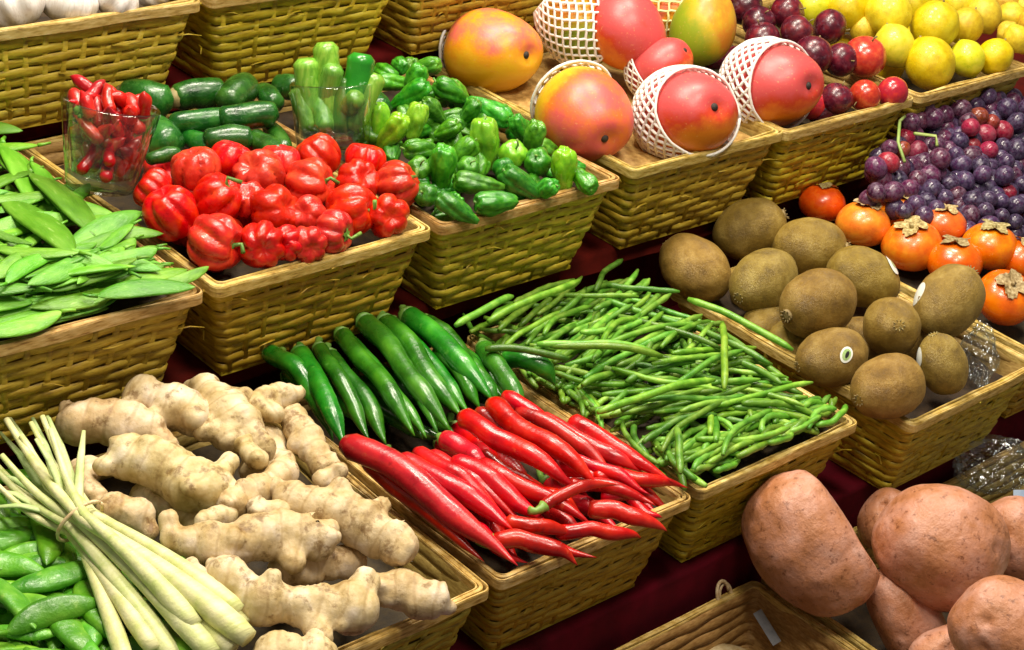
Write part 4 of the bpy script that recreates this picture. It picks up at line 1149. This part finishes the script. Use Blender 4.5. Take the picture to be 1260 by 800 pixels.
pers = [
 (1012,250,56,.20,(.1,.8,.2),'r','dark orange persimmon at the left end, half behind the kiwis'),
 (1062,276,66,.20,(.15,.9,.3),'o','orange persimmon with its calyx up, behind the sticker kiwi'),
 (1108,262,56,.22,(.1,.9,.3),'o','persimmon in the back row below the grapes, left of the middle'),
 (1122,302,72,.18,(-.15,.8,.55),'o','bright orange persimmon with a torn calyx, in the middle of the row'),
 (1160,276,56,.22,(.1,.9,.5),'r','persimmon showing a large pale calyx against the grapes'),
 (1174,322,68,.17,(0,.8,.3),'r','reddish persimmon right behind the tipped dark kiwi'),
 (1218,303,68,.20,(.1,.85,.45),'o','plump orange persimmon towards the right with a dark calyx'),
 (1258,320,62,.16,(.2,.8,.3),'r','persimmon cut off by the right border'),
 (1237,366,72,.14,(.1,.55,.8),'r','nearest persimmon, its frilly calyx facing the viewer'),
]
for px, py, d, dz, a, k, lab in pers:
    P = at(px, py, z3+dz-.06); r = d/ppu(P)/2/.97
    o = empty('persimmon', P, quat_z(cam_dir(*a), rnd(0,6))); o.scale = (r,)*3
    tag(o, lab, 'persimmon', 'persimmons in the basket')
    obj('flesh', random.choice(PS), 'persimmon' if k == 'o' else 'persimmon_red', o); obj('calyx', random.choice(CX), 'calyx_dry', o)

# grapes
GB = fruit_mesh('grape', 1, 1, 1.12, 0, 3, .02, 14, 18)
def in_poly(x, y, P):
    c = False; j = len(P)-1
    for i in range(len(P)):
        if (P[i][1] > y) != (P[j][1] > y) and x < (P[j][0]-P[i][0])*(y-P[i][1])/(P[j][1]-P[i][1])+P[i][0]: c = not c
        j = i
    return c
def bunch(label, poly, n, mats, rpx, seed, dz=0, reds=()):
    rg = random.Random(seed); cx = sum(p[0] for p in poly)/len(poly); cy = sum(p[1] for p in poly)/len(poly)
    surf = lambda px, py: at(px, py, -.42+dz, .55, -.5)
    o = empty('grape_bunch', surf(cx, cy)); tag(o, label, 'grapes', 'bunches of grapes behind the persimmons')
    lp = Vector(o.location); pts = []; tries = 0
    xs = [p[0] for p in poly]; ys = [p[1] for p in poly]
    while len(pts) < n and tries < 9000:
        tries += 1; px, py = rg.uniform(min(xs), max(xs)), rg.uniform(min(ys), max(ys))
        if not in_poly(px, py, poly): continue
        lim = 1.42*rpx if tries < 5000 else 1.15*rpx
        if any((px-a)**2+(py-b)**2 < lim**2 for a, b in pts): continue
        pts.append((px, py))
    for k, (px, py) in enumerate(pts):
        Pn = surf(px, py)+TOC*rg.uniform(-.09, .05); r = rpx/ppu(Pn)*rg.uniform(.82, 1.12)
        m = rg.choice(mats)
        if any((px-a)**2+(py-b)**2 < c*c for a, b, c in reds): m = 'red_grape'
        g = obj('grape', GB, m, o, Pn-lp, quat_z((rg.uniform(-1,1), rg.uniform(-1,1), rg.uniform(-1,1)))); g.scale = (r,)*3
    for k in range(int(n*.6)):   # the layer beneath
        if k >= len(pts) or len(pts)+k >= 98: break
        px, py = pts[k]; Pn = surf(px+rg.uniform(-8,8), py+rg.uniform(-8,8))-TOC*.07; r = rpx/ppu(Pn)
        g = obj('grape', GB, rg.choice(mats), o, Pn-lp); g.scale = (r,)*3
    return o
b1 = bunch('bunch of reddish purple grapes with a green stalk, against the plum basket', [(1140,118),(1165,108),(1190,150),(1165,200),(1120,235),(1072,240),(1078,200),(1110,165)], 66, ['purple_grape','purple_grape','blue_grape'], 12.3, 1, 0, [(1150,112,14),(1120,180,15),(1098,200,12)])
b2 = bunch('bunch of dusty blue grapes in the front, above the persimmon calyxes', [(1120,235),(1165,200),(1205,205),(1262,230),(1275,290),(1240,300),(1170,272),(1110,262)], 66, ['blue_grape','blue_grape','blue_grape','purple_grape'], 12.3, 2, .01, [(1256,240,16)])
b3 = bunch('bunch of dark grapes with a few bright red ones, below the lemon basket', [(1192,140),(1215,118),(1290,125),(1295,230),(1262,230),(1205,205),(1170,195)], 66, ['purple_grape','blue_grape','blue_grape'], 12.3, 3, .02, [(1212,165,26),(1228,150,14)])
for pts_ in ([(1106,150),(1104,176),(1112,200)], [(1106,150),(1112,144)], [(1124,165),(1150,168),(1152,180)]):
    Q = [at(x, y, -.36, .55, -.5)+TOC*.02-Vector(b1.location) for x, y in pts_]
    obj('stalk', mesh('stalk', *tube(Q, .008, 7)), 'grape_stem', b1)

# plums
PL = [fruit_mesh('flesh', 1, 1, .95, .10, 50+s, .03) for s in range(3)]
def stem_small(): return mesh('stem', *tube([(0,0,.80),(.02,.02,1.0),(.10,.04,1.15)], [.05,.035,.05], 6))
SS = stem_small()
plums = [(916,8,46,.24,'d','dark plum cut by the top border, nearest the mangoes'),(934,28,42,.22,'d','purple plum behind the red netted mango, at the top left'),
 (969,16,44,.25,'d','reddish dark plum at the top of the pile'),(938,48,44,.18,'d','plum just above the stem end of the red mango'),
 (981,40,44,.22,'d','black plum in the centre of the upper row'),(1021,33,44,.22,'d','dark red plum at the right of the upper row, before the lemons'),
 (1000,68,50,.20,'d','biggest black plum in the middle of the pile'),(1035,74,42,.17,'d','dark plum between the biggest black one and the red one'),
 (1064,70,54,.18,'r','large bright red plum on the right side of the pile'),(1029,122,42,.08,'d','black plum low at the front rim'),
 (1064,118,40,.09,'r','small red plum at the front rim, next to the black one'),(1098,114,40,.09,'r','small orange red plum in the right front corner'),
 (1000,128,40,.04,'r','orange red plum peeping out under the red mango')]
for px, py, d, dz, k, lab in plums:
    P = at(px, py, dz-.06); r = d/ppu(P)/2
    o = empty('plum', P, quat_z(cam_dir(rnd(-.8,.8), rnd(-.2,1), rnd(-.4,.8)), rnd(0,6))); o.scale = (r,)*3; tag(o, lab, 'plum', 'plums in the basket')
    obj('flesh', random.choice(PL), 'dark_plum' if k == 'd' else 'red_plum', o); obj('stem', SS, 'stem_dry', o)
for i in range(10):
    P = Vector((3+rnd(.2,.85), rnd(.15,1.1), -.05)); o = empty('plum', P); o.scale = (.085,)*3; tag(o, 'dark plum hidden in the bottom layer of its pile', 'plum', 'plums in the basket')
    obj('flesh', random.choice(PL), 'dark_plum', o)

# lemons
LM = [fruit_mesh('flesh', 1, 1, 1.05, .0, 60+s, .04, 22, 30, t) for s, t in ((1,.05),(2,.14),(3,.0))]
lemons = [(1000,8,46,.24,'g','yellow lemon at the top border, right of the plums'),(1042,10,54,.26,'l','big lemon at the top border, left of the middle'),
 (1093,16,58,.28,'l','pale lemon in the top middle'),(1150,32,60,.24,'l','round shiny lemon near the middle'),(1188,32,44,.22,'o','lemon with an orange tinge beside the round shiny one'),
 (1100,56,50,.18,'g','pointed greenish lemon in the middle of the pile'),(1144,78,62,.13,'l','large lemon at the front rim'),(1190,72,44,.12,'g','small lemon with a pointed tip at the front rim'),
 (1224,70,44,.12,'l','small pear shaped lemon at the right of the front rim'),(1062,36,34,.18,'o','small lemon between the plums and the pointed one'),(1210,18,44,.22,'o','golden lemon at the top right of the pile'),
 (1124,4,50,.22,'l','lemon at the back, cut by the top border'),(1180,4,46,.24,'l','lemon at the back right, cut by the top border')]
for px, py, d, dz, k, lab in lemons:
    P = at(px, py, dz-.06); r = d/ppu(P)/2
    o = empty('lemon', P, quat_z(cam_dir(rnd(-.5,.5), rnd(.5,1), rnd(-.2,.4)), rnd(0,6))); o.scale = (r,)*3; tag(o, lab, 'lemon', 'lemons in the basket')
    obj('flesh', random.choice(LM), {'g':'green_lemon','l':'lemon','o':'golden_citrus'}[k], o); obj('stem', SS, 'stem_dry', o)
for i in range(10):
    P = Vector((4+rnd(.2,.8), rnd(.2,1.1), -.04)); o = empty('lemon', P); o.scale = (.09,)*3; tag(o, 'lemon hidden in the bottom layer of its pile', 'lemon', 'lemons in the basket')
    obj('flesh', random.choice(LM), 'lemon', o)
for i, (px, py, d) in enumerate(((1244,20,34),(1252,48,34),(1236,4,32),(1262,6,34),(1268,30,32),(1240,40,26))):
    P = at(px, py, .12); r = d/ppu(P)/2
    o = obj('physalis', fruit_mesh('physalis', 1, 1, 1.1, 0, 80+i, .16, 14, 18, .3), 'golden_citrus', loc=P, rot=quat_z(cam_dir(rnd(-1,1), rnd(-1,1), .5))); o.scale = (r,)*3
    tag(o, 'small golden husk fruit at the upper right corner beside the lemons', 'husk fruit', 'golden husk fruits beside the lemons')

# mangoes and foam nets
def mango_mesh(seed, a=1.0, b=.86, c=.80):
    def fn(t, p):
        s = math.sin(t)
        v = Vector((a*math.cos(t), b*s*math.cos(p), c*s*math.sin(p)))
        v.y += .10*v.x*v.x*math.copysign(1, 1) ; v.z *= 1-.10*v.x
        v.x -= .13*math.exp(-((s)/.28)**2)*(1 if t < 1.5 else 0)
        return v*(1+.03*noise.noise(v*1.3+Vector((seed,0,0))))
    return mesh('flesh', *blob(fn, 26, 40))
MG = [mango_mesh(s) for s in (1, 2, 3)]
def mango_stem():
    return mesh('stem', *tube([(.80,.04,0),(.90,.05,0),(.93,.05,0)], [.085,.07,.03], 10))
MSTEM = mango_stem()
def net_mesh(x_from, x_to, N=15, rows=10, a=1.06, b=.94, c=.88, rad=.030, flare=.12, seed=0):
    """sleeve of stretched foam mesh: strands meet and part again, leaving lozenge holes"""
    def surf(u, x):
        q = max(-.97, min(.97, x/a)); k = math.sqrt(max(.04, 1-q*q))
        f = 1+flare*(max(0, (abs(x)-.55))**2)*2
        wob = .02*noise.noise(Vector((u*3, x*4, seed)))
        return Vector((x, b*k*math.cos(u)*f+.10*x*x+wob, c*k*math.sin(u)*f*(1-.1*x)+wob))
    parts = []
    for i in range(N):
        for sgn in (-1, 1):
            pts = []
            for r_ in range(rows*4+1):
                f = r_/(rows*4); ph = f*rows
                tri = abs((ph % 2)-1); tri = tri*tri*(3-2*tri)
                u = 2*math.pi*(i+.5*sgn*(tri)*.98)/N + .3*f
                pts.append(surf(u, x_from+(x_to-x_from)*f))
            parts.append(tube(pts, rad, 6))
    for xe in (x_from, x_to):
        pts = [surf(2*math.pi*j/40, xe) for j in range(41)]
        parts.append(tube(pts, rad*.9, 6))
    return mesh('foam_net', *join(*parts))
def mango(px, py, dpx, z, aim, roll, mat, label, net=None, netmat='foam_net', sq=(1,1,1), k=0):
    P = at(px, py, z); r = dpx/ppu(P)/2
    q = quat(cam_dir(*aim), cam_dir(*roll))
    o = empty('mango', P, q); o.scale = (r*sq[0], r*sq[1], r*sq[2]); tag(o, label, 'mango', 'mangoes in foam nets')
    obj('flesh', MG[k % 3], mat, o); obj('stem', MSTEM, 'soil_black', o)
    if net: obj('foam_net', net_mesh(*net, seed=px), netmat, o)
    return o
mango(604,64,132,.12,(.6,-.15,.6),(0,1,.2),'mango_orange','big orange and yellow mango at the left, its stem end to the right',(-1.0,-.80,18,3),k=0)
mango(717,142,138,.10,(.35,-.55,.75),(0,1,.3),'mango_blush','yellow mango with a pink blush in the front left of its basket',(-1.02,-.55,18,5),k=1)
mango(843,142,138,.10,(.42,.06,.85),(0,1,-.2),'mango_red','red mango in a white foam net at the front rim, stem end facing out',(-.95,.40,26,13),k=2)
mango(948,106,132,.11,(.62,-.10,.75),(0,1,.3),'mango_red','deep red mango in a torn white net, next to the plums',(-.95,.30,26,12),k=0)
mango(768,36,118,.24,(.55,-.65,.35),(.5,1,.2),'mango_red','red mango on top, half pulled out of a loose net',k=1)
mango(712,30,112,.22,(-.7,.6,.1),(.3,1,.3),'mango_green','yellow green mango wrapped in a loose white net at the top',(-.85,.9,22,13),k=2)
mango(812,84,88,.12,(.6,.4,.4),(0,1,.3),'mango_red','small pink mango wedged between the netted ones',(-.95,-.3,16,5),k=0)
mango(866,34,100,.18,(.35,.9,.0),(1,0,.4),'mango_green','green and yellow mango upright at the back beside the plums',k=1)
mango(828,16,100,.14,(.6,.6,.2),(0,1,.3),'mango_orange','yellow mango at the top border inside a yellowish net',(-.9,.9,16,10),'foam_net_yellow',k=2)

# ------------------------------------------------------------------ garlic
def garlic_mesh(seed):
    def fn(t, p):
        s = math.sin(t); lob = 1+.06*math.cos(p*9+seed)*s
        k = 1.0
        z = math.cos(t)*.8
        if t < .7: z += .5*(1-t/.7)**1.5
        v = Vector((s*lob*math.cos(p), s*lob*math.sin(p), z))
        return v*(1+.03*noise.noise(v*3+Vector((seed,0,0))))
    return mesh('garlic_bulb', *blob(fn, 22, 54))
GA = [garlic_mesh(s) for s in (1, 2, 3)]
for i, (px, py, d, lab, a) in enumerate(((18,6,76,'white garlic bulb cut by the upper left corner',(-.4,.9,.3)),(84,2,70,'white garlic bulb in the middle of the top basket rim',(.3,.9,.4)),(142,-2,60,'pinkish white garlic bulb, third from the left corner',(.7,.7,.2)),(192,-12,48,'yellowish garlic bulb nearest the right end of its basket',(-.5,.7,.4)))):
    P = at(px, py, T[1][2]+.03); r = d/ppu(P)/2
    o = obj('garlic_bulb', GA[i % 3], 'garlic_skin', loc=P, rot=quat_z(cam_dir(*a), i)); o.scale = (r,)*3
    tag(o, lab, 'garlic', 'garlic bulbs in the top basket')

# ------------------------------------------------------------------ sweet potatoes
def potato(px, py, along, half_len, half_w, depth, z, label, seed, bend=0.0, mat='sweet_potato', flat=0.0, blunt=.75):
    """along: angle of the long axis in the photograph; sizes in photo pixels at that spot"""
    P = at(px, py, z); s = ppu(P)
    a = half_len/s; b = half_w/s; c = depth/s
    ax = (AX_R*math.cos(R(along))+AX_U*math.sin(R(along))); q = quat(ax, TOC)
    def fn(t, p):
        sn = math.sin(t)**blunt if 0 < t < math.pi else 0
        x = math.cos(t)
        v = Vector((a*x, b*sn*math.cos(p)+bend*b*(1-x*x), c*sn*math.sin(p)))
        if flat: v.y = v.y if v.y < b*flat else b*flat+(v.y-b*flat)*.25
        k = 1+.08*noise.noise(v*4+Vector((seed,0,0)))+.04*noise.noise(v*9+Vector((0,seed,0)))+.010*noise.noise(v*26+Vector((0,seed,2)))
        w = v*k
        for e in eyes:
            g = (v-e).length
            w -= v.normalized()*.016*math.exp(-(g/.022)**2)
        return w
    rg = random.Random(seed)
    eyes = [Vector((a*.8*rg.uniform(-1,1), b*.8*rg.uniform(-1,1), c*.75)) for _ in range(7)]
    o = obj('sweet_potato', mesh('sweet_potato', *blob(fn, 60, 84)), mat, loc=P, rot=q)
    tag(o, label, 'sweet potato', 'sweet potatoes in the basket')
z4 = T[4][2]
potato(997,668,-56,92,74,70,z4+.30,'sweet potato with one straight flank, leaning at the left of the basket',1, .0, flat=.62)
potato(1158,672,-30,80,76,74,z4+.30,'big round sweet potato in the middle, its right side dull brown',2)
potato(1252,664,-70,52,44,46,z4+.22,'sweet potato at the right border behind the others',3)
potato(1250,784,-40,80,66,62,z4+.30,'sweet potato in the lower right corner',4)
potato(1092,642,60,40,34,40,z4+.14,'small sweet potato peeping out between the two large ones',5)
potato(1118,768,-62,74,40,44,z4+.0,'brownish sweet potato in shadow below the round one',6)
potato(1190,810,10,70,46,46,z4+.06,'sweet potato at the bottom border beside the corner one',8)

# pale roots and card in the next basket
def pale_root():
    P = at(868, 812, z4-.22); q = quat(AX_R*1.0+AX_U*.1, TOC)
    fn = lambda t, p: Vector((.17*math.cos(t), .06*math.sin(t)*math.cos(p), .06*math.sin(t)*math.sin(p)))*(1+.06*noise.noise(Vector((t*2, p, 0))))
    o = obj('pale_root', mesh('pale_root', *blob(fn, 20, 24)), 'cane_tie', loc=P, rot=q); tag(o, 'pale root vegetable just visible in the basket with the looped wire', 'root vegetable')
pale_root()
P0 = at(944, 772, z4-.08)
o = obj('price_card', mesh('price_card', *box(-.018, .018, -.07, .07, -.003, .003), smooth=False), 'pale_card', loc=P0, rot=quat(AX_R*.75+AX_U*.5+TOC*.2, TOC+AX_U*.2)); tag(o, 'small pale card slipped down the side by the left sweet potato', 'card')

# wire loop on the rim
P0 = at(886, 728, z4+.02); L = []
for i in range(30):
    a = i/29*2*math.pi*1.6
    L.append(P0 + Vector((.035*math.cos(a)+.03*i/29, -.012+.035*math.sin(a)*.6, .045*math.sin(a)-.03*i/29)))
L += [L[-1]+Vector((.02,-.02,-.04)), L[-1]+Vector((.01,-.04,-.09))]
o = obj('wire_loop', mesh('wire_loop', *tube(L, .007, 7)), 'cane_tie', loc=(0,0,0)); tag(o, 'pale twisted wire looped round the basket rim below the red chillies', 'wire')

# crumpled plastic
def crumple(name, P, q, sx, sy, sz, seed, label, mat='plastic_film', cat='plastic bag'):
    def fn(t, p):
        v = Vector((sx*math.sin(t)*math.cos(p), sy*math.sin(t)*math.sin(p), sz*math.cos(t)))
        n = noise.noise(Vector((v.x/sx*1.6, v.y/sy*1.6, v.z/sz*1.6))+Vector((seed,0,0)))
        n2 = abs(noise.noise(Vector((v.x/sx*3.4, v.y/sy*3.4, v.z/sz*3.4))+Vector((seed,5,0))))
        return v*(1+.28*n-.35*n2)
    o = obj(name, mesh(name, *blob(fn, 48, 64), smooth=False), mat, loc=P, rot=q); tag(o, label, cat); return o
P = at(1222, 572, z4+.10); bag = crumple('plastic_bag', P, quat(AX_R, TOC), .20, .13, .12, 3, 'crumpled clear plastic bag behind the round sweet potato')
o = obj('sticker', mesh('sticker', *box(-.03,.03,-.03,.03,-.002,.002), smooth=False), 'label_blue', bag, quat(AX_R,TOC).inverted() @ (at(1256, 612, z4+.22)-P), None)
o.rotation_mode = 'QUATERNION'; o.rotation_quaternion = quat(AX_R, TOC).inverted() @ quat(AX_R, TOC)
P = at(1206, 436, z3+.06); crumple('plastic_wrap', P, quat(AX_R, TOC), .075, .13, .06, 8, 'crumpled bluish clear wrapping tucked right of the kiwi pile', cat='plastic wrap')

# ------------------------------------------------------------------ to metres
for me in bpy.data.meshes:
    me.transform(Matrix.Scale(S, 4)); me.update()
for o in bpy.data.objects:
    o.location = o.location*S
# (scaled objects keep their own scale; their children sit at the parent's origin)

# ------------------------------------------------------------------ light
w = bpy.data.worlds.new('World'); SC.world = w; w.use_nodes = True
w.node_tree.nodes['Background'].inputs[0].default_value = (1.0, .93, .84, 1); w.node_tree.nodes['Background'].inputs[1].default_value = .17

def lamp(loc, target, size, power, col):
    L = bpy.data.lights.new('lamp_or_fill', 'AREA'); L.shape = 'DISK'; L.size = size; L.energy = power; L.color = col
    o = bpy.data.objects.new('lamp_or_fill', L); COL.objects.link(o); o.location = Vector(loc)
    o.rotation_euler = (Vector(target)-Vector(loc)).to_track_quat('-Z', 'Y').to_euler()
ctr = Vector((.30, -.05, -.05)); WARM = (1, .91, .76)
lamp((-.05, .20, 1.20), ctr+Vector((-.1, 0, 0)), .24, 10.5, WARM)
lamp((.35, .35, 1.25), ctr, .24, 10.5, WARM)
lamp((.80, .25, 1.20), ctr+Vector((.3, .1, 0)), .24, 10.5, WARM)
lamp((-.10, -.50, 1.15), ctr+Vector((-.2, -.1, 0)), .26, 8.2, WARM)  # added fill, brightens the basket fronts on the left
lamp((.45, -.45, 1.15), ctr+Vector((.1, -.1, 0)), .26, 8.2, WARM)  # added fill, brightens the basket fronts on the right

# ------------------------------------------------------------------ camera object
cd = bpy.data.cameras.new('camera'); cam = bpy.data.objects.new('camera', cd); COL.objects.link(cam)
cam.location = CAM*S
cam.rotation_euler = Matrix((AX_R, AX_U, -AX_F)).transposed().to_euler()
cd.sensor_width = 36; cd.lens = FPX/1260*36; cd.clip_start = .01; cd.clip_end = 50
SC.camera = cam
SC.view_settings.view_transform = 'Standard'; SC.view_settings.look = 'None'; SC.view_settings.exposure = 0
SC.cycles.use_denoising = True; SC.cycles.max_bounces = 8; SC.cycles.transparent_max_bounces = 12
SC.render.film_transparent = False
